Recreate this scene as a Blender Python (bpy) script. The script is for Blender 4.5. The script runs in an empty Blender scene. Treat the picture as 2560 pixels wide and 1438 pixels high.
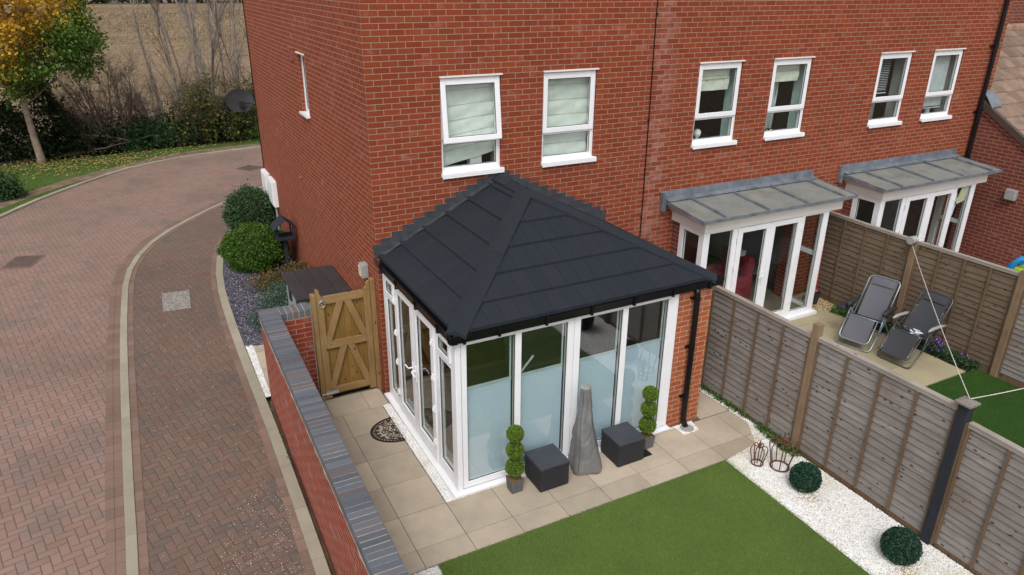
import bpy, bmesh, math, random
import numpy as np
from mathutils import Vector, Matrix
R = math.radians
random.seed(7); rng = np.random.default_rng(7)
S = bpy.context.scene
# ---------------------------------------------------------------- camera
cam = bpy.data.objects.new("camera", bpy.data.cameras.new("camera")); S.collection.objects.link(cam)
S.camera = cam
cam.data.sensor_width = 36.0; cam.data.lens = 1821.24/2560*36
cam.data.clip_start = .1; cam.data.clip_end = 2000
_y, _p, _r = .48436, .40356, .00939
_f = Vector((math.sin(_y)*math.cos(_p), math.cos(_y)*math.cos(_p), -math.sin(_p)))
_rt = Vector((math.cos(_y), -math.sin(_y), 0)); _u = _rt.cross(_f)
_c, _s = math.cos(_r), math.sin(_r)
_X = _c*_rt + _s*_u; _Y = -_s*_rt + _c*_u
M = Matrix((_X, _Y, -_f)).transposed().to_4x4(); M.translation = Vector((-2.7197, -9.1875, 5.7691))
cam.matrix_world = M
# ---------------------------------------------------------------- world, sun
W = bpy.data.worlds.new("World"); S.world = W; W.use_nodes = True
wn = W.node_tree; wn.nodes.clear()
sky = wn.nodes.new("ShaderNodeTexSky"); sky.sky_type = 'NISHITA'; sky.sun_disc = False
sky.sun_elevation = R(52); sky.sun_rotation = R(215); sky.dust_density = 3; sky.air_density = 1.0
hs = wn.nodes.new("ShaderNodeHueSaturation"); hs.inputs['Saturation'].default_value = .22
bg = wn.nodes.new("ShaderNodeBackground"); bg.inputs['Strength'].default_value = .15
wo = wn.nodes.new("ShaderNodeOutputWorld")
wn.links.new(sky.outputs[0], hs.inputs['Color']); wn.links.new(hs.outputs[0], bg.inputs[0]); wn.links.new(bg.outputs[0], wo.inputs[0])
sun = bpy.data.objects.new("sun", bpy.data.lights.new("sun", 'SUN')); S.collection.objects.link(sun)
sun.data.energy = 1.0; sun.data.angle = R(25); sun.data.color = (1, .975, .94)
_az, _el = R(215), R(52)   # sun stands behind the camera, a little to the left
_d = Vector((math.sin(_az)*math.cos(_el), math.cos(_az)*math.cos(_el), math.sin(_el)))
sun.rotation_euler = _d.to_track_quat('Z', 'Y').to_euler(); sun.location = (-4, -8, 12)
S.view_settings.view_transform = 'Standard'; S.view_settings.look = 'None'
S.view_settings.exposure = 0.42; S.view_settings.gamma = 1
S.render.engine = 'CYCLES'
S.cycles.max_bounces = 8; S.cycles.transparent_max_bounces = 16

# ================================================================ node helpers
class NT:
    def __init__(s, name):
        s.m = bpy.data.materials.new(name); s.m.use_nodes = True
        s.t = s.m.node_tree; s.t.nodes.clear()
        s.out = s.t.nodes.new("ShaderNodeOutputMaterial")
    def n(s, typ, **kw):
        nd = s.t.nodes.new(typ)
        for k, v in kw.items(): setattr(nd, k, v)
        return nd
    def l(s, a, b): s.t.links.new(a, b)
    def set(s, sock, v):
        if hasattr(v, 'is_output') or isinstance(v, bpy.types.NodeSocket): s.l(v, sock)
        elif v is not None:
            if isinstance(v, (tuple, list)) and sock.type == 'RGBA' and len(v) == 3: v = (*v, 1)
            sock.default_value = v
    def math(s, op, a, b=None, c=None):
        nd = s.n("ShaderNodeMath", operation=op); s.set(nd.inputs[0], a)
        if b is not None: s.set(nd.inputs[1], b)
        if c is not None: s.set(nd.inputs[2], c)
        return nd.outputs[0]
    def mix(s, f, a, b, mode='MIX'):
        nd = s.n("ShaderNodeMix", data_type='RGBA', blend_type=mode)
        s.set(nd.inputs[0], f); s.set(nd.inputs[6], a); s.set(nd.inputs[7], b); return nd.outputs[2]
    def ramp(s, f, stops, interp='LINEAR'):
        nd = s.n("ShaderNodeValToRGB"); s.set(nd.inputs[0], f); cr = nd.color_ramp; cr.interpolation = interp
        while len(cr.elements) < len(stops): cr.elements.new(.5)
        for e, (p, c) in zip(cr.elements, stops):
            e.position = p; e.color = (*c, 1) if len(c) == 3 else c
        return nd.outputs[0]
    def pos(s): return s.n("ShaderNodeNewGeometry").outputs['Position']
    def obj(s): return s.n("ShaderNodeTexCoord").outputs['Object']
    def island(s): return s.n("ShaderNodeNewGeometry").outputs['Random Per Island']
    def scale(s, v, sc):
        nd = s.n("ShaderNodeMapping"); s.set(nd.inputs[0], v); nd.inputs['Scale'].default_value = sc if isinstance(sc, tuple) else (sc,)*3
        return nd.outputs[0]
    def noise(s, v, scale, detail=3, rough=.55, out=0):
        nd = s.n("ShaderNodeTexNoise"); s.set(nd.inputs['Vector'], v); nd.inputs['Scale'].default_value = scale
        nd.inputs['Detail'].default_value = detail; nd.inputs['Roughness'].default_value = rough; return nd.outputs[out]
    def vor(s, v, scale, out='Distance', feature='F1'):
        nd = s.n("ShaderNodeTexVoronoi", feature=feature); s.set(nd.inputs['Vector'], v); nd.inputs['Scale'].default_value = scale
        return nd.outputs[out]
    def xyz(s, v):
        nd = s.n("ShaderNodeSeparateXYZ"); s.set(nd.inputs[0], v); return nd.outputs
    def comb(s, x, y, z=0):
        nd = s.n("ShaderNodeCombineXYZ"); s.set(nd.inputs[0], x); s.set(nd.inputs[1], y); s.set(nd.inputs[2], z); return nd.outputs[0]
    def bump(s, h, strength=.3, dist=.01):
        nd = s.n("ShaderNodeBump"); s.set(nd.inputs['Height'], h); nd.inputs['Strength'].default_value = strength
        nd.inputs['Distance'].default_value = dist; return nd.outputs[0]
    def pbr(s, col, rough=.6, metal=0, normal=None, spec=.5, **kw):
        p = s.n("ShaderNodeBsdfPrincipled"); s.set(p.inputs['Base Color'], col); s.set(p.inputs['Roughness'], rough)
        p.inputs['Metallic'].default_value = metal; p.inputs['Specular IOR Level'].default_value = spec
        if normal: s.l(normal, p.inputs['Normal'])
        for k, v in kw.items(): s.set(p.inputs[k], v)
        s.l(p.outputs[0], s.out.inputs[0]); return p

def smooth(t, f, a, b):   # map range, clamped
    nd = t.n("ShaderNodeMapRange"); t.set(nd.inputs[0], f); nd.inputs[1].default_value = a; nd.inputs[2].default_value = b
    return nd.outputs[0]

def m_plain(name, col, rough=.5, metal=0, var=.12, sc=6, bump=0, spec=.5, bsc=60):
    t = NT(name); p = t.pos(); f = t.noise(p, sc, 4)
    a = tuple(c*(1-var) for c in col); b = tuple(min(1, c*(1+var)) for c in col)
    c = t.ramp(f, [(.3, a), (.7, b)])
    nm = t.bump(t.noise(p, bsc, 3), bump, .004) if bump else None
    t.pbr(c, rough, metal, nm, spec); return t.m

def m_brick(name, c1, c2, mortar=(.46, .38, .29), efflo=None, frost=.3):
    t = NT(name); g = t.n("ShaderNodeNewGeometry"); P = t.xyz(g.outputs['Position']); N = t.xyz(g.outputs['True Normal'])
    side = t.math('GREATER_THAN', t.math('ABSOLUTE', N[0]), .5)
    u = t.math('ADD', t.math('MULTIPLY', P[0], t.math('SUBTRACT', 1, side)), t.math('MULTIPLY', t.math('ADD', P[1], .1125), side))
    wob = t.noise(g.outputs['Position'], 9, 2)
    v = t.math('ADD', t.math('ADD', P[2], .025), t.math('MULTIPLY', t.math('SUBTRACT', wob, .5), .006))
    vec = t.comb(u, v, 0)
    b = t.n("ShaderNodeTexBrick"); t.l(vec, b.inputs['Vector']); b.offset = .5; b.offset_frequency = 2
    b.inputs['Scale'].default_value = 1; b.inputs['Mortar Size'].default_value = .0046; b.inputs['Mortar Smooth'].default_value = .15
    b.inputs['Brick Width'].default_value = .225; b.inputs['Row Height'].default_value = .075; b.inputs['Bias'].default_value = -.1
    b.inputs['Color1'].default_value = (0, 0, 0, 1); b.inputs['Color2'].default_value = (1, 1, 1, 1); b.inputs['Mortar'].default_value = (0, 0, 0, 1)
    k = b.outputs['Color']
    base = t.ramp(k, [(0, c1), (.45, tuple((x+y)/2 for x, y in zip(c1, c2))), (.8, c2), (1, tuple(x*.78 for x in c1))])
    streak = t.noise(t.scale(vec, (60, 14, 1)), 1.6, 4)
    base = t.mix(t.math('MULTIPLY', streak, .38), base, tuple(x*.55 for x in c1))
    big = t.noise(g.outputs['Position'], .9, 4)
    base = t.mix(smooth(t, big, .35, .75), base, t.mix(.22, base, (.14, .045, .03)))
    # pale mineral bloom on some bricks
    fr = t.noise(t.comb(t.math('MULTIPLY', u, 1), t.math('MULTIPLY', v, 1.6), 3), 3.2, 5, .65)
    fr = t.math('MULTIPLY', smooth(t, fr, .56, .74), t.math('MULTIPLY', t.noise(vec, 40, 2), frost*1.4))
    fr = t.math('MULTIPLY', fr, smooth(t, k, .1, .7))
    if efflo:   # stain band near a given x on the front wall (white salts), keeps its own ragged shape
        x0, w, amt = efflo
        d = t.math('ABSOLUTE', t.math('SUBTRACT', P[0], x0)); band = t.math('SUBTRACT', 1, smooth(t, d, 0, w))
        rag = t.noise(t.comb(u, t.math('MULTIPLY', v, 3), 0), 7, 4)
        band = t.math('MULTIPLY', t.math('MULTIPLY', band, smooth(t, rag, .35, .6)), amt)
        band = t.math('MULTIPLY', band, t.math('SUBTRACT', 1, side))
        band = t.math('MULTIPLY', band, smooth(t, k, .0, .8))
        fr = t.math('MAXIMUM', fr, band)
    base = t.mix(fr, base, (.55, .42, .40))
    st = t.noise(t.comb(t.math('MULTIPLY', u, 5), t.math('MULTIPLY', v, .5), 7), 1.4, 4, .6); base = t.mix(t.math('MULTIPLY', smooth(t, st, .52, .72), .22), base, tuple(x*.45 for x in c1))
    mcol = t.mix(t.noise(g.outputs['Position'], 25, 2), tuple(x*.7 for x in mortar), mortar)
    col = t.mix(b.outputs['Fac'], base, mcol)
    h = t.math('SUBTRACT', t.math('MULTIPLY', t.noise(g.outputs['Position'], 150, 2), .25), b.outputs['Fac'])
    t.pbr(col, .85, 0, t.bump(h, .55, .006), .25); return t.m

def m_glass(name, ior=1.75, tint=(.9, .95, .93)):
    t = NT(name); fr = t.n("ShaderNodeFresnel"); bf = t.n("ShaderNodeNewGeometry").outputs['Backfacing']
    t.l(t.math('ADD', ior, t.math('MULTIPLY', bf, 1/ior-ior)), fr.inputs[0])
    tr = t.n("ShaderNodeBsdfTransparent"); tr.inputs[0].default_value = (*tint, 1)
    gl = t.n("ShaderNodeBsdfGlossy"); gl.inputs['Roughness'].default_value = .01
    # slight waviness of the sealed pane
    bp = t.bump(t.noise(t.pos(), 2.2, 1), .02, .02); t.l(bp, gl.inputs['Normal'])
    mx = t.n("ShaderNodeMixShader"); t.l(fr.outputs[0], mx.inputs[0]); t.l(tr.outputs[0], mx.inputs[1]); t.l(gl.outputs[0], mx.inputs[2])
    t.l(mx.outputs[0], t.out.inputs[0]); return t.m

def m_paving(name, ang, c1, c2, c3, grit=.0, w=.1):
    """herringbone block paving, 2:1 blocks; every block gets its own tint"""
    t = NT(name); P = t.pos(); mp = t.n("ShaderNodeMapping"); t.l(P, mp.inputs[0]); mp.inputs['Rotation'].default_value = (0, 0, R(ang)); mp.inputs['Scale'].default_value = (1/w,)*3
    wv = t.n("ShaderNodeVectorMath", operation='ADD'); t.l(mp.outputs[0], wv.inputs[0])
    nz = t.n("ShaderNodeTexNoise"); t.l(P, nz.inputs['Vector']); nz.inputs['Scale'].default_value = 4; nz.inputs['Detail'].default_value = 1
    sc = t.n("ShaderNodeVectorMath", operation='SCALE'); t.l(nz.outputs[1], sc.inputs[0]); sc.inputs['Scale'].default_value = .10
    t.l(sc.outputs[0], wv.inputs[1]); q = t.xyz(wv.outputs[0])
    i = t.math('FLOOR', q[0]); j = t.math('FLOOR', q[1]); fx = t.math('SUBTRACT', q[0], i); fy = t.math('SUBTRACT', q[1], j)
    k = t.math('FLOORED_MODULO', t.math('SUBTRACT', i, j), 4.0)
    k = t.math('ROUND', k)
    hor = t.math('LESS_THAN', k, 1.5); ver = t.math('SUBTRACT', 1, hor)
    k1 = t.math('MULTIPLY', t.math('COMPARE', k, 1, .1), 1); k2 = t.math('COMPARE', k, 2, .1); k3 = t.math('COMPARE', k, 3, .1)
    X = t.math('ADD', fx, k1); Yv = t.math('ADD', fy, k2)
    LX = t.math('ADD', 1, hor); LY = t.math('ADD', 1, ver)
    d = t.math('MINIMUM', t.math('MINIMUM', X, t.math('SUBTRACT', LX, X)), t.math('MINIMUM', Yv, t.math('SUBTRACT', LY, Yv)))
    bid = t.comb(t.math('SUBTRACT', i, k1), t.math('ADD', j, k3), hor)
    wn_ = t.n("ShaderNodeTexWhiteNoise"); t.l(bid, wn_.inputs['Vector']); r = wn_.outputs['Value']
    clus = t.noise(P, 1.3, 3)
    rr = t.math('ADD', t.math('MULTIPLY', r, .62), t.math('MULTIPLY', smooth(t, clus, .35, .65), .38))
    col = t.ramp(rr, [(0, c1), (.45, c2), (.68, tuple((a+b)/2 for a, b in zip(c2, c3))), (.9, c3)])
    fine = t.noise(P, 90, 4, .7); col = t.mix(t.math('MULTIPLY', fine, .6), col, tuple(x*.55 for x in c3))
    blot = t.noise(P, .55, 5, .6); col = t.mix(smooth(t, blot, .45, .7), col, t.mix(.35, col, (.07, .06, .05)))
    joint = t.math('SUBTRACT', 1, smooth(t, d, .02, .065))
    col = t.mix(t.math('MULTIPLY', joint, .85), col, (.07, .055, .04))
    if grit:
        v = t.vor(P, 42); rnd = t.vor(P, 42, 'Color'); dens = t.noise(P, .9, 3)
        sp = t.math('MULTIPLY', t.math('LESS_THAN', v, .20), t.math('GREATER_THAN', t.math('ADD', t.xyz(rnd)[0], t.math('MULTIPLY', dens, .9)), 1.38-grit))
        col = t.mix(t.math('MULTIPLY', sp, .55), col, (.42, .36, .29))
    h = t.math('ADD', smooth(t, d, .0, .12), t.math('MULTIPLY', fine, .25))
    t.pbr(col, .85, 0, t.bump(h, .6, .006), .3); return t.m

def m_stone(name, col, var=.25, sc=3, speck=.3):
    t = NT(name); P = t.pos(); isl = t.island()
    a = t.ramp(isl, [(0, tuple(c*(1-var) for c in col)), (.5, col), (1, tuple(min(1, c*(1+var)) for c in col))])
    a = t.mix(smooth(t, t.noise(P, sc, 6, .65), .4, .75), a, t.mix(.3, a, (.12, .10, .075)))
    a = t.mix(t.math('MULTIPLY', smooth(t, t.noise(P, 110, 3, .7), .5, .75), speck), a, tuple(c*.4 for c in col))
    t.pbr(a, .85, 0, t.bump(t.noise(P, 80, 4), .3, .004), .25); return t.m

def m_island(name, stops, rough=.7, spec=.3, extra=None, trans=0):
    t = NT(name); c = t.ramp(t.island(), stops)
    if extra: c = extra(t, c)
    p = t.pbr(c, rough, 0, None, spec)
    if trans:
        tl = t.n("ShaderNodeBsdfTranslucent"); t.l(c, tl.inputs[0]); mx = t.n("ShaderNodeMixShader"); mx.inputs[0].default_value = trans
        t.l(p.outputs[0], mx.inputs[1]); t.l(tl.outputs[0], mx.inputs[2]); t.l(mx.outputs[0], t.out.inputs[0])
    return t.m

def m_wood(name, c1, c2, dark, axis='y', knots=.5, rough=.85):
    """sawn boards: grain runs along axis; every board (island) differs"""
    t = NT(name); P = t.pos(); isl = t.island(); q = t.xyz(P)
    off = t.math('MULTIPLY', isl, 37)
    s = {'x': (1.2, 14, 14), 'y': (14, 1.2, 14), 'z': (14, 14, 1.2)}[axis]
    v = t.n("ShaderNodeVectorMath", operation='ADD'); t.l(P, v.inputs[0]); cb = t.comb(off, off, off); t.l(cb, v.inputs[1])
    g = t.noise(t.scale(v.outputs[0], s), 3, 6, .65)
    col = t.mix(smooth(t, g, .3, .7), c1, c2)
    col = t.mix(t.math('MULTIPLY', isl, .35), col, tuple(x*.6 for x in c1))
    patch = t.noise(P, 1.7, 4, .6); col = t.mix(t.math('MULTIPLY', smooth(t, patch, .42, .7), .6), col, dark)
    s2 = {'x': (9, 15, 15), 'y': (15, 9, 15), 'z': (15, 15, 9)}[axis]
    kn = t.vor(t.scale(v.outputs[0], s2), 1.0); kr = t.vor(t.scale(v.outputs[0], s2), 1.0, 'Color')
    kk = t.math('MULTIPLY', t.math('LESS_THAN', kn, .20), t.math('GREATER_THAN', t.xyz(kr)[0], 1-knots*.5))
    col = t.mix(t.math('MULTIPLY', kk, .8), col, (.035, .025, .02))
    t.pbr(col, rough, 0, t.bump(g, .35, .004), .2); return t.m

def m_leaf(name, stops, sc=3, trans=.2, rough=.6):
    def ex(t, c):
        n = t.noise(t.pos(), sc, 3); return t.mix(t.math('MULTIPLY', smooth(t, n, .4, .65), .5), c, t.mix(.5, c, stops[0][1]))
    return m_island(name, stops, rough, .3, ex, trans)

MAT = {}
MAT['brick'] = m_brick('house_brick', (.23, .040, .015), (.30, .058, .021), (.37, .28, .19), efflo=(4.68, .36, .36))
MAT['brick_orange'] = m_brick('orange_brick', (.36, .085, .032), (.46, .125, .045), (.50, .42, .31), frost=.5)
MAT['brick_dark'] = m_brick('dark_red_brick', (.17, .042, .028), (.22, .052, .032), (.36, .28, .22))
MAT['brick_wall'] = m_brick('garden_wall_brick', (.26, .045, .024), (.33, .060, .030), (.42, .34, .26), frost=.8)
MAT['upvc'] = m_plain('white_upvc', (.80, .80, .82), .28, var=.025, sc=4)
MAT['upvc_old'] = m_plain('aged_white_upvc', (.70, .69, .66), .35, var=.06, sc=5)
MAT['fascia'] = m_plain('cream_fascia', (.74, .71, .67), .4, var=.06, sc=3)
MAT['gasket'] = m_plain('black_gasket', (.012, .012, .012), .5)
MAT['glass'] = m_glass('window_glass', 1.7)
MAT['glass_dark'] = m_glass('conservatory_glass', 2.9, (.85, .9, .88))
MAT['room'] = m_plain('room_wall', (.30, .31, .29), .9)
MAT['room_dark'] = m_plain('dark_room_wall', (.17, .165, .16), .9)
MAT['teal'] = m_plain('pale_teal_wall', (.42, .55, .53), .8)
MAT['black_plastic'] = m_plain('black_gutter_plastic', (.005, .005, .006), .28, var=.2, spec=.35)
MAT['lead'] = m_plain('lead_flashing', (.17, .19, .22), .5, metal=.25, var=.35, sc=5, bump=.3, bsc=14)
MAT['dark_lead'] = m_plain('dark_lead', (.055, .06, .068), .5, metal=.2, var=.3, sc=9, bump=.3, bsc=20)
MAT['steel'] = m_plain('galvanised_steel', (.5, .52, .53), .35, metal=.8)
MAT['grey_plastic'] = m_plain('grey_plastic', (.30, .30, .29), .5)
MAT['white_box'] = m_plain('white_box_plastic', (.78, .78, .78), .4, var=.04)
MAT['tan'] = m_plain('cream_box', (.55, .50, .36), .5)
MAT['rust'] = m_plain('rusty_iron', (.12, .042, .022), .8, var=.5, sc=30, bump=.4)
MAT['rattan'] = None
MAT['cover'] = None
MAT['pine'] = m_wood('treated_pine', (.23, .14, .055), (.34, .22, .095), (.17, .10, .038), 'z', .35)
MAT['pine_h'] = m_wood('treated_pine_rail', (.235, .142, .058), (.345, .222, .097), (.175, .10, .038), 'x', .35)
MAT['pine_board'] = m_wood('treated_pine_board', (.20, .115, .028), (.30, .175, .05), (.12, .065, .015), 'z', .6)
MAT['fence_board'] = m_wood('weathered_fence_board', (.19, .168, .152), (.33, .30, .28), (.155, .118, .092), 'y', .8)
MAT['fence_board_brown'] = m_wood('brown_fence_board', (.125, .088, .060), (.20, .15, .108), (.12, .08, .05), 'y', .8)
MAT['fence_rail'] = m_wood('fence_rail', (.30, .26, .23), (.42, .38, .34), (.22, .17, .13), 'y', .3)
MAT['batten'] = m_wood('fence_batten', (.14, .088, .052), (.22, .145, .09), (.11, .07, .045), 'z', .3)
MAT['post'] = m_wood('fence_post_wood', (.20, .13, .078), (.29, .205, .135), (.15, .10, .06), 'z', .3)
MAT['post_dark'] = m_wood('dark_painted_post', (.018, .021, .028), (.035, .04, .052), (.025, .025, .03), 'z', .1)

# ================================================================ mesh helpers
class MB:
    """collects shapes for ONE mesh object"""
    def __init__(s): s.v = []; s.f = []
    def add(s, vs, fs):
        o = len(s.v); s.v += [tuple(v) for v in vs]; s.f += [tuple(i+o for i in f) for f in fs]; return s
    def box(s, a, b, M=None):
        (x0, y0, z0), (x1, y1, z1) = a, b
        vs = [Vector(p) for p in [(x0,y0,z0),(x1,y0,z0),(x1,y1,z0),(x0,y1,z0),(x0,y0,z1),(x1,y0,z1),(x1,y1,z1),(x0,y1,z1)]]
        if M is not None: vs = [M @ v for v in vs]
        return s.add(vs, [(0,3,2,1),(4,5,6,7),(0,1,5,4),(1,2,6,5),(2,3,7,6),(3,0,4,7)])
    def quad(s, a, b, c, d): return s.add([a, b, c, d], [(0,1,2,3)])
    def prism(s, poly, vec):
        n = len(poly); v = Vector(vec); p = [Vector(q) for q in poly]
        return s.add(p+[q+v for q in p], [tuple(range(n))[::-1], tuple(range(n, 2*n))]+[(i, (i+1)%n, (i+1)%n+n, i+n) for i in range(n)])
    def tube(s, pts, r, n=6, closed=False):
        pts = [Vector(p) for p in pts]; m = len(pts); rs = r if isinstance(r, (list, tuple)) else [r]*m
        rings = []; prev = None
        for i, p in enumerate(pts):
            if closed: d = pts[(i+1) % m]-pts[i-1]
            else: d = pts[min(i+1, m-1)]-pts[max(i-1, 0)]
            if d.length < 1e-9: d = Vector((0, 0, 1))
            d.normalize()
            if prev is None: a = d.orthogonal().normalized()
            else:
                a = prev-d*prev.dot(d)
                a = a.normalized() if a.length > 1e-6 else d.orthogonal().normalized()
            prev = a; b = d.cross(a)
            rings.append([p+(a*math.cos(2*math.pi*k/n)+b*math.sin(2*math.pi*k/n))*rs[i] for k in range(n)])
        vs = [q for r_ in rings for q in r_]; fs = []
        for i in range(m if closed else m-1):
            j = (i+1) % m
            for k in range(n): fs.append((i*n+k, i*n+(k+1)%n, j*n+(k+1)%n, j*n+k))
        if not closed: fs += [tuple(range(n))[::-1], tuple((m-1)*n+k for k in range(n))]
        return s.add(vs, fs)
    def lathe(s, prof, c=(0,0,0), n=20):
        vs = []; fs = []; m = len(prof); c = Vector(c)
        for r_, z in prof:
            for k in range(n): a = 2*math.pi*k/n; vs.append(c+Vector((r_*math.cos(a), r_*math.sin(a), z)))
        for i in range(m-1):
            for k in range(n): fs.append((i*n+k, i*n+(k+1)%n, (i+1)*n+(k+1)%n, (i+1)*n+k))
        fs += [tuple(range(n))[::-1], tuple((m-1)*n+k for k in range(n))]
        return s.add(vs, fs)
    def build(s, name, mat, parent=None, bevel=0, smooth=False, origin=None):
        me = bpy.data.meshes.new(name)
        o_ = Vector(origin) if origin else Vector((0, 0, 0))
        me.from_pydata([tuple(Vector(v)-o_) for v in s.v], [], s.f); me.validate()
        bm = bmesh.new(); bm.from_mesh(me); bmesh.ops.recalc_face_normals(bm, faces=bm.faces); bm.to_mesh(me); bm.free()
        return link(name, me, mat, parent, bevel, smooth, o_)
def link(name, me, mat, parent=None, bevel=0, smooth=False, loc=None):
    if mat: me.materials.append(MAT[mat] if isinstance(mat, str) else mat)
    o = bpy.data.objects.new(name, me); S.collection.objects.link(o)
    if loc is not None: o.location = loc
    if parent:
        o.parent = parent; o.matrix_parent_inverse = Matrix.Translation(world_loc(parent)).inverted()
    if smooth:
        for p in me.polygons: p.use_smooth = True
    if bevel:
        b = o.modifiers.new('bevel', 'BEVEL'); b.width = bevel; b.segments = 2; b.limit_method = 'ANGLE'
    return o
def world_loc(o):
    v = Vector(o.location); p = o.parent
    if p: v = o.matrix_parent_inverse @ v; v = world_loc(p)+v
    return v
def tag(o, label, cat, group=None):
    o['label'] = label; o['category'] = cat
    if group: o['group'] = group
    return o
def thing(name, loc, label, cat, group=None):
    o = bpy.data.objects.new(name, None); S.collection.objects.link(o); o.location = loc; o.empty_display_size = .2
    return tag(o, label, cat, group)
def struct(o, kind='structure'): o['kind'] = kind; return o
def np_mesh(name, V, F, mat, parent=None, smooth=False):
    V = np.asarray(V, np.float32); F = np.asarray(F, np.int32); n, k = F.shape
    me = bpy.data.meshes.new(name); me.vertices.add(len(V)); me.vertices.foreach_set('co', V.ravel())
    me.loops.add(n*k); me.loops.foreach_set('vertex_index', F.ravel()); me.polygons.add(n)
    me.polygons.foreach_set('loop_start', np.arange(n, dtype=np.int32)*k); me.polygons.foreach_set('loop_total', np.full(n, k, np.int32))
    me.update(); me.validate()
    return link(name, me, mat, parent, 0, smooth)
def scatter(bv, bf, P, scale, rot):
    """copies base mesh (bv, bf) at P with scale (n or n,3) and rotation matrices (n,3,3)"""
    bv = np.asarray(bv, float); bf = np.asarray(bf); n = len(P)
    sc = np.asarray(scale, float); sc = sc[:, None] if sc.ndim == 1 else sc
    V = np.einsum('nij,nkj->nki', rot, bv[None]*sc[:, None, :])+np.asarray(P)[:, None, :]
    F = bf[None]+(np.arange(n)*len(bv))[:, None, None]
    return V.reshape(-1, 3), F.reshape(-1, bf.shape[1])
def rrot(n, tilt=3.14):
    q = rng.normal(size=(n, 4)); q /= np.linalg.norm(q, axis=1)[:, None]; w, x, y, z = q.T
    return np.stack([1-2*(y*y+z*z), 2*(x*y-z*w), 2*(x*z+y*w), 2*(x*y+z*w), 1-2*(x*x+z*z), 2*(y*z-x*w), 2*(x*z-y*w), 2*(y*z+x*w), 1-2*(x*x+y*y)], 1).reshape(n, 3, 3)
def zrot(n):
    a = rng.uniform(0, 6.283, n); c, s = np.cos(a), np.sin(a); o = np.zeros(n); i = np.ones(n)
    return np.stack([c, -s, o, s, c, o, o, o, i], 1).reshape(n, 3, 3)
OCT_V = [(1,0,0),(-1,0,0),(0,1,0),(0,-1,0),(0,0,1),(0,0,-1)]
OCT_F = [(0,2,4),(2,1,4),(1,3,4),(3,0,4),(2,0,5),(1,2,5),(3,1,5),(0,3,5)]
CUBE_V = [(-1,-1,-.8),(1,-.9,-1),(.9,1,-.9),(-1,.8,-1),(-.8,-1,1),(1,-.8,.8),(.8,.9,1),(-.9,1,.9)]
CUBE_F = [(0,3,2,1),(4,5,6,7),(0,1,5,4),(1,2,6,5),(2,3,7,6),(3,0,4,7)]
LEAF_V = [(0,0,0),(.5,.35,.08),(1,0,0),(.5,-.35,.08)]; LEAF_F = [(0,1,2,3)]
def in_poly(x, y, poly):
    c = np.zeros(len(x), bool); n = len(poly)
    for i in range(n):
        (x1, y1), (x2, y2) = poly[i], poly[(i+1) % n]
        with np.errstate(divide='ignore', invalid='ignore'):
            c ^= ((y1 > y) != (y2 > y)) & (x < (x2-x1)*(y-y1)/(y2-y1+1e-12)+x1)
    return c
def pts_in(poly, n):
    a = np.array(poly); lo, hi = a.min(0), a.max(0)
    P = rng.uniform(lo, hi, (n, 2)); return P[in_poly(P[:, 0], P[:, 1], poly)]
def sheet(name, poly, z, mat, thick=0):
    bm = bmesh.new(); vs = [bm.verts.new((x, y, z)) for x, y in poly]; f = bm.faces.new(vs)
    if f.normal.z < 0: f.normal_flip()
    if thick:
        r = bmesh.ops.extrude_face_region(bm, geom=[f]); bmesh.ops.translate(bm, verts=[v for v in r['geom'] if isinstance(v, bmesh.types.BMVert)], vec=(0, 0, -thick))
    bmesh.ops.triangulate(bm, faces=bm.faces); bmesh.ops.recalc_face_normals(bm, faces=bm.faces)
    me = bpy.data.meshes.new(name); bm.to_mesh(me); bm.free(); return link(name, me, mat)
def crom(pts, n=8):
    P = [Vector((*p, 0)[:3]) for p in pts]; out = []
    for i in range(len(P)-1):
        p0, p1, p2, p3 = P[max(i-1, 0)], P[i], P[i+1], P[min(i+2, len(P)-1)]
        for k in range(n):
            t = k/n; out.append(.5*((2*p1)+(p2-p0)*t+(2*p0-5*p1+4*p2-p3)*t*t+(3*p1-p0-3*p2+p3)*t**3))
    out.append(P[-1]); return [(v.x, v.y) for v in out]
def offset(line, d):
    out = []
    for i, p in enumerate(line):
        a = line[max(i-1, 0)]; b = line[min(i+1, len(line)-1)]; t = Vector((b[0]-a[0], b[1]-a[1])).normalized()
        out.append((p[0]-t.y*d, p[1]+t.x*d))
    return out
def units(line, d0, d1, ulen, gap, z0, z1, jit=0.):
    """row of separate stones along a line, between offsets d0 and d1"""
    L = [0]
    for a, b in zip(line, line[1:]): L.append(L[-1]+math.dist(a, b))
    def at(s):
        for i in range(len(L)-1):
            if s <= L[i+1] or i == len(L)-2:
                t = (s-L[i])/(L[i+1]-L[i]+1e-9); a, b = line[i], line[i+1]
                d = Vector((b[0]-a[0], b[1]-a[1])).normalized(); return (a[0]+(b[0]-a[0])*t, a[1]+(b[1]-a[1])*t), d
    m = MB(); s = 0
    while s < L[-1]-.02:
        e = min(s+ulen, L[-1]); (pa, da), (pb, db) = at(s+gap/2), at(e-gap/2); j = random.uniform(-jit, jit)
        q = [(pa[0]-da.y*d0, pa[1]+da.x*d0), (pb[0]-db.y*d0, pb[1]+db.x*d0), (pb[0]-db.y*d1, pb[1]+db.x*d1), (pa[0]-da.y*d1, pa[1]+da.x*d1)]
        m.prism([(x, y, z0) for x, y in q], (0, 0, z1-z0+j)); s = e
    return m
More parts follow.
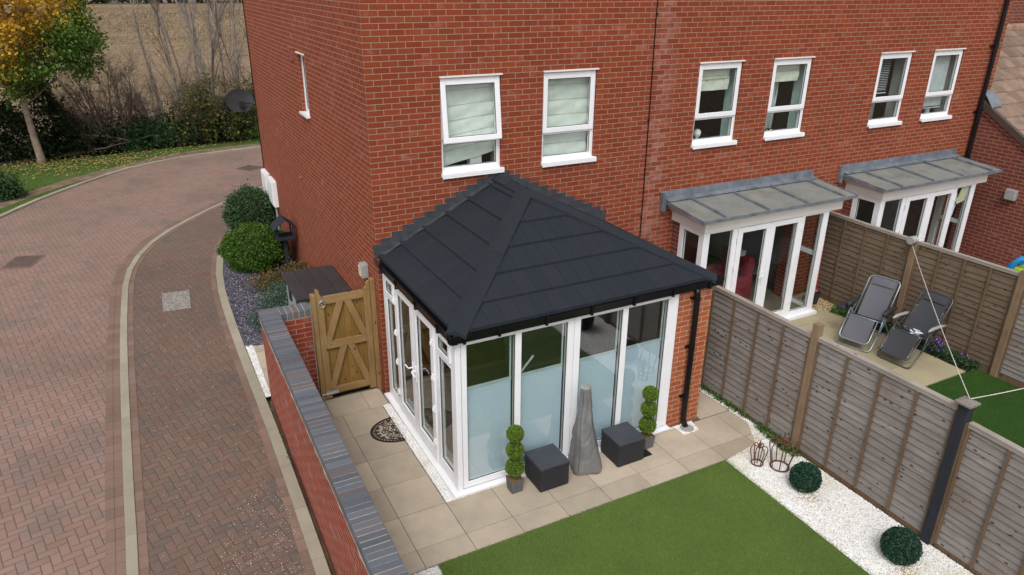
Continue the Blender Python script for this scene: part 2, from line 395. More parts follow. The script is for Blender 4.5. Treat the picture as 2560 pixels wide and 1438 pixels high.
def wallmesh(mb, axis, c, a0, a1, z0, z1, holes, depth, out=-1):
    """wall face on plane axis=c spanning a0..a1, z0..z1, with holes (a,b,zlo,zhi) and reveals going inwards"""
    def P(a, z, d=0): return (a, c+d, z) if axis == 'y' else (c+d, a, z)
    xs = sorted({a0, a1, *[h[0] for h in holes], *[h[1] for h in holes]}); zs = sorted({z0, z1, *[h[2] for h in holes], *[h[3] for h in holes]})
    for i in range(len(xs)-1):
        for k in range(len(zs)-1):
            mx, mz = (xs[i]+xs[i+1])/2, (zs[k]+zs[k+1])/2
            if any(h[0] < mx < h[1] and h[2] < mz < h[3] for h in holes): continue
            mb.quad(P(xs[i], zs[k]), P(xs[i+1], zs[k]), P(xs[i+1], zs[k+1]), P(xs[i], zs[k+1]))
    for (a, b, lo, hi) in holes:
        for (p, q) in (((a, lo), (a, hi)), ((a, hi), (b, hi)), ((b, hi), (b, lo)), ((b, lo), (a, lo))):
            mb.quad(P(*p), P(*q), P(*q, depth), P(*p, depth))

# ================================================================ GROUND
def m_field():
    t = NT('field_soil'); P = t.pos(); q = t.xyz(P)
    row = t.noise(t.scale(P, (.7, 1.2, 1)), 1.2, 5, .6); n = t.noise(P, 1.6, 7, .75); b = t.noise(P, .03, 4)
    c = t.ramp(n, [(.38, (.07, .045, .028)), (.5, (.16, .11, .07)), (.62, (.28, .20, .13))])
    c = t.mix(t.math('MULTIPLY', row, .3), c, (.25, .175, .115)); f2 = t.noise(t.scale(P, (.45, 1, 1)), 1.6, 6, .85); c = t.mix(smooth(t, f2, .5, .62), c, (.09, .06, .035)); c = t.mix(smooth(t, t.noise(t.scale(P, (.4, 1, 1)), .7, 6, .85), .54, .62), c, (.30, .22, .14))
    c = t.mix(smooth(t, b, .45, .7), c, (.27, .185, .12))
    g = t.noise(P, .22, 5, .7); c = t.mix(t.math('MULTIPLY', smooth(t, g, .52, .70), .6), c, (.10, .12, .035))
    c = t.mix(t.math('MULTIPLY', smooth(t, t.noise(t.scale(P, (.02, .10, 1)), 1, 4), .4, .65), .25), c, (.26, .18, .10))
    t.pbr(c, .95, 0, t.bump(n, .6, .08), .1); return t.m
def m_grass(name, a, b, c, patchy=.0, fine=60):
    t = NT(name); P = t.pos(); n = t.noise(P, fine, 4, .75); m = t.noise(P, 1.1, 5, .6)
    col = t.ramp(n, [(.3, a), (.55, b), (.8, c)]); col = t.mix(t.math('MULTIPLY', smooth(t, m, .35, .7), .5), col, a)
    if patchy: col = t.mix(t.math('MULTIPLY', smooth(t, t.noise(P, .8, 5, .65), .56, .66), patchy), col, (.16, .10, .06))
    t.pbr(col, .9, 0, t.bump(n, .8, .01), .15); return t.m
MAT['dirt'] = m_plain('bare_earth', (.17, .115, .075), .95, var=.4, sc=3, bump=.6, bsc=25)
MAT['soil'] = m_plain('dark_soil', (.05, .038, .028), .95, var=.4, sc=6, bump=.6, bsc=25)
struct(sheet('ground', [(-500, -200), (600, -200), (600, 900), (-500, 900)], -.10, 'dirt'))
struct(sheet('field', [(-140, 21.2), (260, 21.2), (260, 168), (-140, 168)], -.05, m_field()))
far = crom([(-9.5, -5), (-9.2, 3), (-8, 8.6), (-6.02, 12.49), (-4.96, 14.3), (-3.21, 16.48), (-2.0, 17.3), (-.96, 17.8), (1.42, 18.2), (5, 18.3), (12, 18.3)])
mid = crom([(-3.62, -6), (-3.55, -2.22), (-3.54, -.47), (-3.50, 2.94), (-3.43, 5.3), (-3.34, 6.75), (-3.1, 7.95), (-2.57, 9.25), (-1.68, 10.52), (-.62, 11.75), (.55, 12.85), (2.2, 13.9), (5, 14.8), (12, 15.2)])
k2 = crom([(-1.92, -6.5), (-1.80, -3.11), (-1.76, -.1), (-1.77, 1.22), (-1.77, 3.21), (-1.71, 5.36), (-1.55, 6.76), (-1.30, 8.05), (-.85, 9.05), (-.2, 9.55), (.6, 9.7)])
MAT['road'] = m_paving('road_block_paving', -12, (.28, .155, .118), (.34, .21, .165), (.235, .175, .15), 0)
MAT['drive'] = m_paving('pavement_block_paving', -12, (.18, .092, .066), (.215, .135, .10), (.145, .112, .094), .04)
MAT['soldier'] = m_stone('edging_blocks', (.205, .132, .103), .14, 3, .35)
MAT['kerb'] = m_stone('pale_kerb_stone', (.33, .295, .225), .12, 2.5, .3)
struct(sheet('road', [(-16, -5), (-16, 8)]+[p for p in far if p[1] > 8]+mid[::-1], 0, 'road'))
struct(sheet('pavement', mid+[(12, 9.2), (.8, 9.2)]+k2[::-1], .004, 'drive'))
struct(units(mid, 0, -.115, .88, .006, -.05, .022).build('kerb', 'kerb', bevel=.004))
struct(units(k2, 0, -.14, .90, .006, -.05, .03).build('kerb', 'kerb', bevel=.005))
struct(units(far, 0, .13, .90, .008, -.05, .045).build('kerb', 'kerb', bevel=.005))
for d in (0.003, .103):
    struct(units(mid, d, d+.096, .2, .006, -.03, .007, .001).build('road_edging', 'soldier'))
struct(units(mid, -.118, -.212, .2, .006, -.03, .010, .001).build('road_edging', 'soldier'))
struct(units(k2, .003, .098, .2, .006, -.03, .010, .001).build('road_edging', 'soldier'))
# verge
hedgeline = [(-20, 13), (-11, 16), (-6.54, 18.6), (-5.18, 19.5), (-3.13, 20.3), (-.76, 20.2), (1.6, 19.9), (12, 20)]
verge = [(-16, 8), (-10.5, 8)]+[p for p in offset(far, .13) if p[1] > 8.3]+[(12, 21.3), (-20, 21.3)]
struct(sheet('grass_verge', verge, -.02, m_grass('verge_grass', (.04, .07, .014), (.075, .13, .024), (.12, .18, .04), .55)))
trk = crom([(-7.0, 12.6), (-5.4, 14.9), (-4.1, 16.3), (-3.0, 17.2), (-1.7, 18.2), (-.3, 18.6), (1.3, 18.75), (4, 18.8)])
struct(sheet('dirt_path', offset(trk, .28)+offset(trk, -.22)[::-1], -.012, 'dirt'))
hb = [(-20, 14), (-11, 17), (-6.5, 19.0), (-5.0, 19.7), (-3.1, 20.4), (-.8, 20.3), (1.6, 20.0), (12, 20.2)]
struct(sheet('hedge_soil', hb+[(12, 21.6), (-20, 21.6)], -.014, 'soil'))

# slate bed beside the house
bed = [(p[0]+.14, p[1]) for p in k2 if 2.5 < p[1] < 9.4]+[(.6, 9.4), (-.02, 8.9), (-.02, 2.45), (-1.62, 2.45)]
MAT['slate_bed'] = m_plain('slate_bed_base', (.075, .072, .088), .9, var=.4, sc=30, bump=.5)
struct(sheet('slate_bed', bed, -.005, 'slate_bed'))
def stones(name, poly, n, size, mat, z=0, flat=.6, spill=0):
    P = pts_in(poly, n)
    P3 = np.column_stack([P, z+rng.uniform(0, size*.6, len(P))])
    sc = rng.uniform(.5, 1.1, (len(P), 3))*size*.5; sc[:, 2] *= flat
    V, F = scatter(CUBE_V, CUBE_F, P3, sc, rrot(len(P)) if flat > .5 else zrot(len(P)))
    return struct(np_mesh(name, V, F, mat), 'stuff')
MAT['slate'] = m_island('slate_chips', [(0, (.045, .042, .06)), (.5, (.10, .095, .125)), (.93, (.16, .15, .18)), (1, (.42, .42, .42))], .6)
stones('slate_chips', bed, 42000, .034, 'slate', 0, .45)
MAT['white_stone'] = m_island('white_gravel', [(0, (.42, .39, .34)), (.15, (.66, .64, .60)), (.6, (.84, .83, .81)), (.96, (.92, .92, .92)), (1, (.35, .27, .2))], .75,
    extra=lambda t, c: t.mix(t.math('MULTIPLY', smooth(t, t.noise(t.pos(), 1.8, 4), .52, .68), .45), c, (.55, .52, .30)))
MAT['white_base'] = m_plain('white_gravel_base', (.62, .60, .56), .95, var=.25, sc=60, bump=.5)
gA = [(3.41, -3.56), (4.03, -3.45), (4.32, -3.0), (4.36, -3.0), (4.36, -7.6), (3.36, -7.6)]
gB = [(-1.32, -3.56), (-.62, -3.56), (-.62, -7.6), (-1.34, -7.6)]
gC = [(-.145, -.30), (-.04, -.30), (-.03, -2.66), (-.145, -2.68)]
gD = [(-.145, -2.68), (3.6, -2.67), (3.6, -2.64), (-.03, -2.64)]
gE = [(4.30, -3.2), (4.36, -3.2), (4.36, -.05), (4.24, -.05)]
gF = [(-1.62, .70), (-1.535, .70), (-1.50, 2.5), (-1.62, 2.5)]
gG = [(3.3, -2.86), (3.56, -2.86), (3.6, -2.66), (3.3, -2.66)]
for i, (g, n) in enumerate(((gA, 90000), (gB, 40000), (gC, 9000), (gD, 2500), (gE, 3500), (gF, 3500), (gG, 1000))):
    struct(sheet('gravel_bed', g, .0 if i in (0, 1) else .008, 'white_base'))
    stones('white_gravel', g, n, .014, 'white_stone', 0.0 if i in (0, 1) else .008, .8)
# scattered stones on the pavement near the garden wall
for poly, n in (([(-2.9, -6), (-1.95, -6), (-1.8, -1.6), (-2.2, -1.2), (-2.9, -3)], 900), ([(-3.3, -6), (-1.9, -6), (-1.8, 8), (-3.2, 7)], 260), ([(-1.6, 2.3), (-1.1, 2.45), (-1.1, 2.75), (-1.6, 2.9)], 350)):
    stones('loose_gravel', poly, int(n*1.7), .0075, 'white_stone', .008, .7)
MAT['pea'] = m_island('pea_gravel', [(0, (.16, .10, .05)), (.5, (.36, .26, .14)), (1, (.55, .45, .30))], .7)

# patio slabs: a 0.6 m grid, every slab its own island
MAT['slab'] = m_stone('sandstone_slab', (.43, .36, .275), .15, 2.2, .22)
MAT['slab2'] = m_stone('neighbour_slab', (.37, .32, .20), .10, 1.2, .2)
MAT['slab_base'] = m_plain('patio_joint', (.10, .08, .06), .95)
def slabs(name, rects, mat, z=.01):
    m = MB(); g = .0035
    for x0, x1, y0, y1 in rects: m.box((x0+g, y0+g, z-.04), (x1-g, y1-g, z+random.uniform(-.0012, .0012)))
    return struct(m.build(name, mat))
xs = [-.745, -.155, .44, 1.035, 1.63, 2.225, 2.83, 3.42, 4.015]
rc = []
ys = [-3.55, -3.26, -2.675, -2.08, -1.48, -.885, -.30]
for a, b in zip(ys, ys[1:]):
    rc += [(-1.34, -.745, a, b), (-.745, -.155, a, b)]
for a, b in zip(xs[1:-1], xs[2:]): rc += [(a, b, -3.55, -3.26), (a, b, -3.26, -2.675)]
rc += [(-1.34, -.87, -.30, .3), (-.87, -.33, -.30, .22), (-.33, -.045, -.30, .22), (4.015, 4.30, -3.26, -2.675)]
rc += [(3.76, 4.28, -2.66, -2.08), (3.76, 4.25, -2.075, -1.48), (3.76, 4.22, -1.475, -.88), (3.76, 4.2, -.875, -.3), (3.76, 4.2, -.295, -.01)]
struct(sheet('patio_base', [(-1.34, .28), (-.02, .28), (0, -2.6), (3.8, -2.6), (3.8, 0), (4.3, 0), (4.3, -3.2), (4.0, -3.54), (-1.34, -3.54)], -.004, 'slab_base'))
slabs('patio', rc, 'slab')
slabs('patio', [(4.02, 4.36, -3.44, -3.265)], 'slab')
slabs('path', [(-1.53, -.9, 1.0, 1.6), (-.895, -.03, 1.0, 1.6), (-1.53, -.9, 1.605, 2.2), (-.895, -.03, 1.605, 2.2), (-1.53, -.03, 2.205, 2.45), (-1.53, -.03, .42, .995)], 'slab')
nx = [4.46, 4.98, 5.58, 6.18, 6.78, 7.38, 7.98, 8.5]; ny = [-3.52, -2.93, -2.33, -1.73, -1.13, -.8]
slabs('patio', [(a, b, c, d) for a, b in zip(nx, nx[1:]) for c, d in zip(ny, ny[1:])], 'slab2')
struct(sheet('garden_soil', [(4.44, -3.5), (8.74, -3.5), (8.74, 0), (4.44, 0)], -.004, 'soil'))
struct(sheet('garden_soil', [(8.86, -8), (16, -8), (16, 0), (8.86, 0)], -.004, 'slab_base'))
# artificial lawns
MAT['turf_base'] = m_grass('turf_base', (.065, .11, .02), (.11, .17, .036), (.16, .225, .058), 0, 120)
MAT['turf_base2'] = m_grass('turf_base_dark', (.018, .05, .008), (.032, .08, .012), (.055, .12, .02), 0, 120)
def ex_turf(t, c):
    P = t.pos(); n = t.noise(P, 1.5, 4, .6); w = t.noise(t.scale(P, (.5, 1.6, 1)), 2.2, 3); c = t.mix(t.math('MULTIPLY', smooth(t, w, .45, .65), .22), c, (.20, .25, .09)); return t.mix(t.math('MULTIPLY', smooth(t, n, .4, .65), .45), c, (.035, .075, .012))
MAT['turf'] = m_island('turf_blades', [(0, (.07, .12, .022)), (.5, (.135, .20, .044)), (.9, (.20, .26, .07)), (1, (.29, .30, .12))], .6, .3, ex_turf)
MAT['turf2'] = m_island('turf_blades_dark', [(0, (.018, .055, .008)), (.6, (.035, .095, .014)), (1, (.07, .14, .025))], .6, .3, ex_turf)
BL_V = [(-.1, 0, 0), (.1, 0, 0), (.05, .25, 1)]; BL_F = [(0, 1, 2)]
def turf(name, poly, n, mat, z, h=.022):
    P = pts_in(poly, n); P3 = np.column_stack([P, np.full(len(P), z)])
    sc = np.column_stack([rng.uniform(.012, .03, len(P)), rng.uniform(.6, 1.6, len(P))*h, rng.uniform(.4, 1., len(P))*h])
    V, F = scatter(BL_V, BL_F, P3, sc, zrot(len(P))); o = np_mesh(name, V, F, mat); return struct(o, 'stuff')
L1 = [(-.62, -3.56), (3.40, -3.56), (3.36, -7.6), (-.62, -7.6)]
struct(sheet('lawn', L1, .012, 'turf_base', .04)); turf('grass', [(-.64, -3.545), (3.425, -3.545), (3.38, -7.6), (-.64, -7.6)], 170000, 'turf', .012)
L2 = [(4.45, -3.54), (8.74, -3.54), (8.74, -8), (4.45, -8)]
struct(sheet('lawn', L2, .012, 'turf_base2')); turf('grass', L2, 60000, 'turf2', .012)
P = pts_in(verge, 70000); P = P[(P[:, 1] > 11) & (P[:, 1] < 20.8)]
P3 = np.column_stack([P, np.full(len(P), -.02)]); sc = np.column_stack([rng.uniform(.04, .09, len(P)), rng.uniform(.02, .07, len(P)), rng.uniform(.02, .07, len(P))])
keep = rng.random(len(P)) < np.where(in_poly(P[:, 0], P[:, 1], offset(trk, .3)+offset(trk, -.25)[::-1]), .12, 1.)
V, F = scatter(BL_V, BL_F, P3[keep], sc[keep], zrot(int(keep.sum())))
MAT['grass'] = m_island('grass_blades', [(0, (.04, .08, .014)), (.6, (.08, .145, .024)), (1, (.14, .20, .045))], .7)
struct(np_mesh('grass', V, F, 'grass'), 'stuff')
# fallen leaves round the maple
n = 1100; c = rng.normal((-4.2, 18.4), (1.9, .8), (n, 2)); c = c[(c[:, 1] < 20.3) & in_poly(c[:, 0], c[:, 1], verge)]
P3 = np.column_stack([c, np.full(len(c), .03)]); s_ = rng.uniform(.04, .09, len(c)); s3 = np.column_stack([s_, s_*1.3, s_])
V, F = scatter(LEAF_V, LEAF_F, P3, s3, zrot(len(c)))
MAT['fallen'] = m_island('fallen_leaves', [(0, (.30, .15, .04)), (.5, (.50, .33, .09)), (1, (.62, .50, .22))], .7)
struct(np_mesh('fallen_leaves', V, F, 'fallen'), 'stuff')

# covers set into the paving
def grate(corners, label, frame='dark'):
    c = sum((Vector((*p, 0)) for p in corners), Vector())/4
    t = thing('drain_cover', c, label, 'drain cover')
    q = [Vector((*p, 0)) for p in corners]; m = MB(); m.prism([p+Vector((0, 0, .004)) for p in q], (0, 0, .006)); m.build('frame', 'soldier' if frame == 'dark' else 'kerb', t)
    m = MB(); k = 9
    for i in range(k):
        a = (i+.2)/k; b = (i+.8)/k
        P_ = [c+(q[0].lerp(q[1], a)-c)*.88, c+(q[0].lerp(q[1], b)-c)*.88, c+(q[3].lerp(q[2], b)-c)*.88, c+(q[3].lerp(q[2], a)-c)*.88]
        m.prism([p+Vector((0, 0, .010)) for p in P_], (0, 0, .005))
    m.build('bars', MAT['cover_iron'], t)
MAT['cover_iron'] = m_plain('brown_cover_iron', (.10, .07, .058), .7, metal=.3, var=.3)
grate([(-5.66, 8.42), (-5.42, 9.18), (-4.84, 9.0), (-5.08, 8.25)], 'rusty brown rectangular cover set in the block road at the left edge')
grate([(.05, 15.3), (.55, 15.7), (1.0, 15.2), (.45, 14.8)], 'small dark cover in the block road beside the far corner of the house')
t_ = NT('lichen_concrete'); P_ = t_.pos()
t_.pbr(t_.ramp(t_.noise(P_, 22, 6, .7), [(.36, (.13, .12, .10)), (.5, (.23, .21, .185)), (.64, (.38, .36, .32))]), .9, 0, t_.bump(t_.noise(P_, 60, 3), .3, .005)); MAT['lichen'] = t_.m
m = MB(); m.prism([(-2.75, 4.60, .005), (-2.27, 4.57, .005), (-2.22, 5.46, .005), (-2.71, 5.52, .005)], (0, 0, .010))
tag(m.build('access_cover', 'lichen'), 'square lichen-spotted concrete access cover in the block pavement', 'access cover')

# ================================================================ HOUSES
def roof_tiles_mat(name, c1, c2, c3):
    t = NT(name); P = t.pos(); isl = t.island()
    c = t.ramp(isl, [(0, c1), (.4, c2), (.8, c3), (1, c2)]); n = t.noise(P, 5, 5, .65)
    c = t.mix(t.math('MULTIPLY', smooth(t, n, .42, .68), .6), c, (.10, .085, .07)); t.pbr(c, .9, 0, t.bump(t.noise(P, 70, 3), .3, .004), .2); return t.m
MAT['roof'] = roof_tiles_mat('brown_roof_tile', (.17, .115, .085), (.25, .17, .125), (.30, .21, .155))
def fbox(m, x0, x1, y0, y1, z0, z1): m.box((x0, y0, z0), (x1, y1, z1))
def ring(m, x0, x1, z0, z1, w, y0, y1, axis='y', ws=None):
    """rectangular frame made of four butted members; ws = left, right, bottom, top widths"""
    l, r, b, t = ws or (w,)*4
    for (a0, a1, c0, c1) in ((x0, x0+l, z0, z1), (x1-r, x1, z0, z1), (x0+l, x1-r, z0, z0+b), (x0+l, x1-r, z1-t, z1)):
        if a1-a0 < 1e-4 or c1-c0 < 1e-4: continue
        if axis == 'y': m.box((a0, y0, c0), (a1, y1, c1))
        else: m.box((y0, a0, c0), (y1, a1, c1))
def pane(parent, x0, x1, z0, z1, y, mat='glass', axis='y', name='pane', gask=.008):
    m = MB()
    if axis == 'y': m.quad((x0, y, z0), (x1, y, z0), (x1, y, z1), (x0, y, z1))
    else: m.quad((y, x1, z0), (y, x0, z0), (y, x0, z1), (y, x1, z1))
    m.build(name, mat, parent)
    g = MB()
    if axis == 'y': ring(g, x0, x1, z0, z1, gask, y-.006, y-.001, 'y')
    else: ring(g, x0, x1, z0, z1, gask, y-.010, y-.0035, 'x')
    g.build('gasket', 'gasket', parent)
MAT['blind'] = m_plain('roman_blind_fabric', (.68, .72, .67), .9, var=.08, sc=8, bump=.15, bsc=9)
MAT['cream_blind'] = m_plain('cream_blind_fabric', (.70, .72, .62), .9, var=.08, sc=8, bump=.15, bsc=9)
MAT['blind_cord'] = m_plain('blind_cord', (.33, .33, .28), .9)
MAT['venetian'] = m_plain('venetian_slats', (.50, .53, .54), .6)
MAT['curtain'] = m_plain('white_curtain', (.62, .64, .64), .9)
def roman(parent, x0, x1, z0, z1, y, n=5, skew=0, mat='blind'):
    m = MB(); k = 10
    zs = [z1-(z1-z0)*i/(n*6) for i in range(n*6+1)]; vs = []; 
    for i, z in enumerate(zs):
        ph = (i % 6)/6; bulge = -.007*math.sin(ph*math.pi)
        for j in range(k+1):
            u = j/k; zz = z+skew*(u-.0)*(z1-z)/(z1-z0)
            xx = x0+(x1-x0)*u - (0.16*skew*(z1-z)/(z1-z0)*u if skew else 0)
            vs.append((xx, y+bulge+.006*math.sin(u*9+i), zz))
    fs = [(i*(k+1)+j, i*(k+1)+j+1, (i+1)*(k+1)+j+1, (i+1)*(k+1)+j) for i in range(len(zs)-1) for j in range(k)]
    m.add(vs, fs); b = m.build('blind', mat, parent, smooth=True)
    c = MB()
    for i in range(1, n):
        z = z1-(z1-z0)*i/n; e = (z1-z)/(z1-z0)
        c.tube([(x0, y-.006, z), (x1-(.16*skew*e), y-.006, z+skew*e)], .0028, 4)
    c.build('blind_seam', 'blind_cord', parent)
def slats(parent, x0, x1, z0, z1, y, pitch=.025, mat='venetian', tilt=.4):
    m = MB(); n = int((z1-z0)/pitch)
    for i in range(n):
        z = z1-i*pitch; dz = math.sin(tilt)*.012; dy = math.cos(tilt)*.012
        m.box((-1, -.0006, 0), (1, .0006, 0.0001)) if False else m.add([(x0, y-dy, z-dz), (x1, y-dy, z-dz), (x1, y+dy, z+dz), (x0, y+dy, z+dz)], [(0, 1, 2, 3)])
    m.box((x0, y-.015, z0-.015), (x1, y+.015, z0)); m.build('blind', mat, parent)
def window(house, x0, x1, opened=False, inner='white'):
    z0, z1 = 3.25, 4.54; y = .035
    w = MB(); ring(w, x0, x1, z0, z1, .05, y, y+.07, ws=(.042, .055, .075, .045))
    w.box((x0+.042, y, 3.64), (x1-.055, y+.07, 3.685))
    wo_ = w.build('window', 'upvc', house, bevel=.004)
    s = MB(); ring(s, x0+.012, x1-.022, 3.672, z1-.022, .07, y-.026, y+.03, ws=(.072, .075, .075, .085))
    so = s.build('sash', 'upvc', wo_, bevel=.006)
    g = MB(); gx0, gx1, gz0, gz1 = x0+.084, x1-.097, 3.747, z1-.107
    g.quad((gx0, y, gz0), (gx1, y, gz0), (gx1, y, gz1), (gx0, y, gz1)); go = g.build('sash_pane', 'glass', wo_)
    k = MB(); ring(k, gx0, gx1, gz0, gz1, .007, y-.010, y-.003); ko = k.build('gasket', 'gasket', wo_)
    if opened:
        M_ = Matrix.Translation((0, y, z1-.02)) @ Matrix.Rotation(R(-6.5), 4, 'X') @ Matrix.Translation((0, -y, -z1+.02))
        for o in (so, go, ko): o.data.transform(M_)
        st = MB(); st.tube([(x0+.03, y+.02, 3.70), (x0+.03, y-.09, 3.72)], .006); st.build('stay', 'gasket', wo_)
    pane(wo_, x0+.042, x1-.055, z0+.075, 3.64, y+.02)
    sl = MB(); sl.box((x0-.012, -.055, z0-.045), (x1+.035, y+.002, z0+.005)); sl.box((x0-.012, -.055, z0-.065), (x1+.035, -.045, z0-.045))
    sl.build('sill', 'upvc', wo_, bevel=.006)
    hd = MB(); hd.box((x0-.004, -.028, z1-.005), (x1+.012, y+.005, z1+.016)); hd.build('head_trim', 'fascia', wo_)
    li = MB(); jm = 'room' if inner == 'white' else 'teal'
    for a, b in (((x0-.004, y+.075, z0), (x0+.002, .34, z1)), ((x1-.002, y+.075, z0), (x1+.004, .34, z1)), ((x0, y+.075, z0-.004), (x1, .36, z0+.004)), ((x0, y+.075, z1-.003), (x1, .34, z1+.003))): li.box(a, b)
    li.build('lining', jm, wo_)
    return wo_
def house(name, x0, x1, label, wins, low, y1=8.85, side=None):
    t = thing(name, (x0, 0, 0), label, 'house', 'terraced brick houses')
    m = MB(); holes = [(a+.0, b+.0, 3.25, 4.54) for a, b in wins]+low
    wallmesh(m, 'y', 0, x0, x1, -.1, 7.9, holes, .10)
    sh = [(3.30, 3.80, 3.57, 4.57)] if side else []
    if side: wallmesh(m, 'x', x0, 0, y1, -.1, 7.9, sh, .10)
    else: m.quad((x0, 0.4, -.1), (x0, y1, -.1), (x0, y1, 7.9), (x0, .4, 7.9))
    m.quad((x0, y1, -.1), (x1, y1, -.1), (x1, y1, 7.9), (x0, y1, 7.9)); m.quad((x1, .0, -.1), (x1, y1, -.1), (x1, y1, 7.9), (x1, .0, 7.9))
    if side: m.add([(x0, 0, 7.9), (x0, y1, 7.9), (x0, y1/2, 11.2)], [(0, 1, 2)])
    if x1 > 13: m.add([(x1, 0, 7.9), (x1, y1, 7.9), (x1, y1/2, 11.2)], [(0, 1, 2)])
    m.build('wall', 'brick', t)
    r = MB()
    for s_ in (0, 1):
        ya, yb = ((-.3, y1/2) if not s_ else (y1+.3, y1/2)); za, zb = 7.75, 11.28
        n = 14
        for i in range(n):
            a, b = i/n, (i+1)/n+.01
            r.add([(x0-(.15 if side else 0), ya+(yb-ya)*a, za+(zb-za)*a+.05), (x1, ya+(yb-ya)*a, za+(zb-za)*a+.05), (x1, ya+(yb-ya)*b, za+(zb-za)*b), (x0-(.15 if side else 0), ya+(yb-ya)*b, za+(zb-za)*b)], [(0, 1, 2, 3)])
    r.build('roof', 'roof', t)
    rm = MB(); a, b = wins[0][0]-.6, wins[-1][1]+.6
    a = max(a, x0+.05); b = min(b, x1-.05)
    # upstairs room: back, sides, floor, ceiling (open towards the windows)
    rm.quad((a, 3.6, 2.6), (b, 3.6, 2.6), (b, 3.6, 5), (a, 3.6, 5)); rm.quad((a, .34, 2.6), (a, 3.6, 2.6), (a, 3.6, 5), (a, .34, 5))
    rm.quad((b, .34, 2.6), (b, 3.6, 2.6), (b, 3.6, 5), (b, .34, 5)); rm.quad((a, .34, 2.6), (b, .34, 2.6), (b, 3.6, 2.6), (a, 3.6, 2.6)); rm.quad((a, .34, 5), (b, .34, 5), (b, 3.6, 5), (a, 3.6, 5))
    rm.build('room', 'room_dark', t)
    return t
H1 = house('terraced_house', 0, 4.475, 'end of terrace red brick house with the grey roofed garden room built on', [(1.0075, 1.915), (2.585, 3.49)], [(.5, 3.3, .05, 2.0)], side=True)
H2 = house('terraced_house', 4.475, 8.92, 'middle red brick house with salt stained edge and half drawn cream blinds upstairs', [(5.42, 6.33), (7.02, 7.93)], [(5.3, 8.0, .05, 2.0)])
H3 = house('terraced_house', 8.92, 13.33, 'farthest red brick terraced house, between the middle house and the black drainpipe', [(9.68, 10.58), (11.215, 12.12)], [(9.55, 12.25, .05, 2.0)])
w = window(H1, 1.0075, 1.915, True); roman(w, 1.03, 1.92, 3.30, 4.54, .16, 6, .16)
m = MB(); m.box((1.52, .19, 3.26), (1.70, .30, 3.56)); tag(m.build('box', 'white_box'), 'pale upright box on the sill of the open tilted window', 'box')
w = window(H1, 2.585, 3.49); roman(w, 2.60, 3.45, 3.27, 4.54, .16, 5.0.__int__() if False else 6)
w = window(H2, 5.42, 6.33, inner='teal'); roman(w, 5.44, 6.20, 4.08, 4.54, .15, 2, mat='cream_blind')
m = MB(); m.tube([(5.44, .125, 4.27), (5.7, .125, 4.262), (6.2, .125, 4.275)], .006, 5); m.lathe([(.012, -.02), (.016, 0), (.008, .02)], (5.72, .12, 4.26), 6); m.lathe([(.012, -.02), (.016, 0), (.008, .02)], (6.08, .12, 4.27), 6); m.build('blind_cord', 'tan', w)
w = window(H2, 7.02, 7.93, inner='teal'); roman(w, 7.04, 7.80, 4.14, 4.54, .15, 2, mat='cream_blind')
m = MB(); m.tube([(7.04, .125, 4.33), (7.4, .125, 4.322), (7.8, .125, 4.335)], .006, 5); m.build('blind_cord', 'tan', w)
m = MB()
for i in range(9):
    x = 7.26+i*.036; m.tube([(x, .36, 4.5), (x+.01*math.sin(i), .36+.02*(i % 2), 3.9), (x-.03+.012*math.sin(i*2), .36, 3.3)], [.02, .02, .026], 6)
m.build('curtain', 'curtain', w, smooth=True)
w = window(H3, 9.68, 10.58); slats(w, 9.70, 10.20, 3.80, 4.52, .15, .032, tilt=.25)
m = MB(); m.box((9.72, .5, 3.15), (10.45, 1.3, 3.62)); m.build('bed_cover', 'room', w)
w = window(H3, 11.215, 12.12); slats(w, 11.23, 11.97, 3.42, 4.52, .15, .019, tilt=1.15)
m = MB(); m.lathe([(.0, 0), (.05, 0), (.045, .15), (.0, .16)], (11.75, .25, 3.26), 12); tag(m.build('candle', 'white_box'), 'white pillar candle on the sill of the window nearest the drainpipe', 'candle')
# white bust on the sill
m = MB(); m.lathe([(.045, 0), (.05, .012), (.03, .03), (.028, .06), (.04, .075), (.055, .10), (.062, .135), (.055, .17), (.03, .195), (.004, .20)], (5.70, .21, 3.255), 14)
m.box((5.655, .175, 3.345), (5.675, .19, 3.375)); tag(m.build('head_bust', 'white_box', smooth=True), 'small white head bust standing on the window sill of the middle house', 'bust')
m = MB()
for i in range(7): m.lathe([(.0, 0), (.018, .01), (.022, .025), (.0, .035)], (7.28+.03*i, .2+.02*(i % 3), 3.262+.012*(i % 2)), 7)
tag(m.build('flower_ornament', 'white_box'), 'little white flower ornament on the sill below the curtained window', 'ornament')
# gable-side window
w = MB(); ring(w, 3.30, 3.80, 3.60, 4.57, .05, .055, .11, 'x'); wo_ = w.build('window', 'upvc', H1)
pane(wo_, 3.35, 3.75, 3.65, 4.52, .085, axis='x')
m = MB(); m.box((-.06, 3.27, 3.555), (.06, 3.83, 3.595)); m.build('sill', 'upvc', wo_, bevel=.004)
m = MB(); m.box((-.03, 3.29, 4.565), (.06, 3.81, 4.585)); m.build('head_trim', 'fascia', wo_)
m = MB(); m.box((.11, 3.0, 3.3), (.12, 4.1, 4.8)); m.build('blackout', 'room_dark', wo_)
MAT['terracotta'] = m_plain('terracotta', (.24, .065, .045), .8)
for y, z in ((4.18, 4.52), (4.50, 2.18)):
    m = MB(); m.box((-.035, y-.08, z-.11), (-.0005, y+.08, z+.08)); m.box((-.055, y-.09, z+.08), (-.0005, y+.09, z+.095)); m.build('vent_cover', 'terracotta', H1)
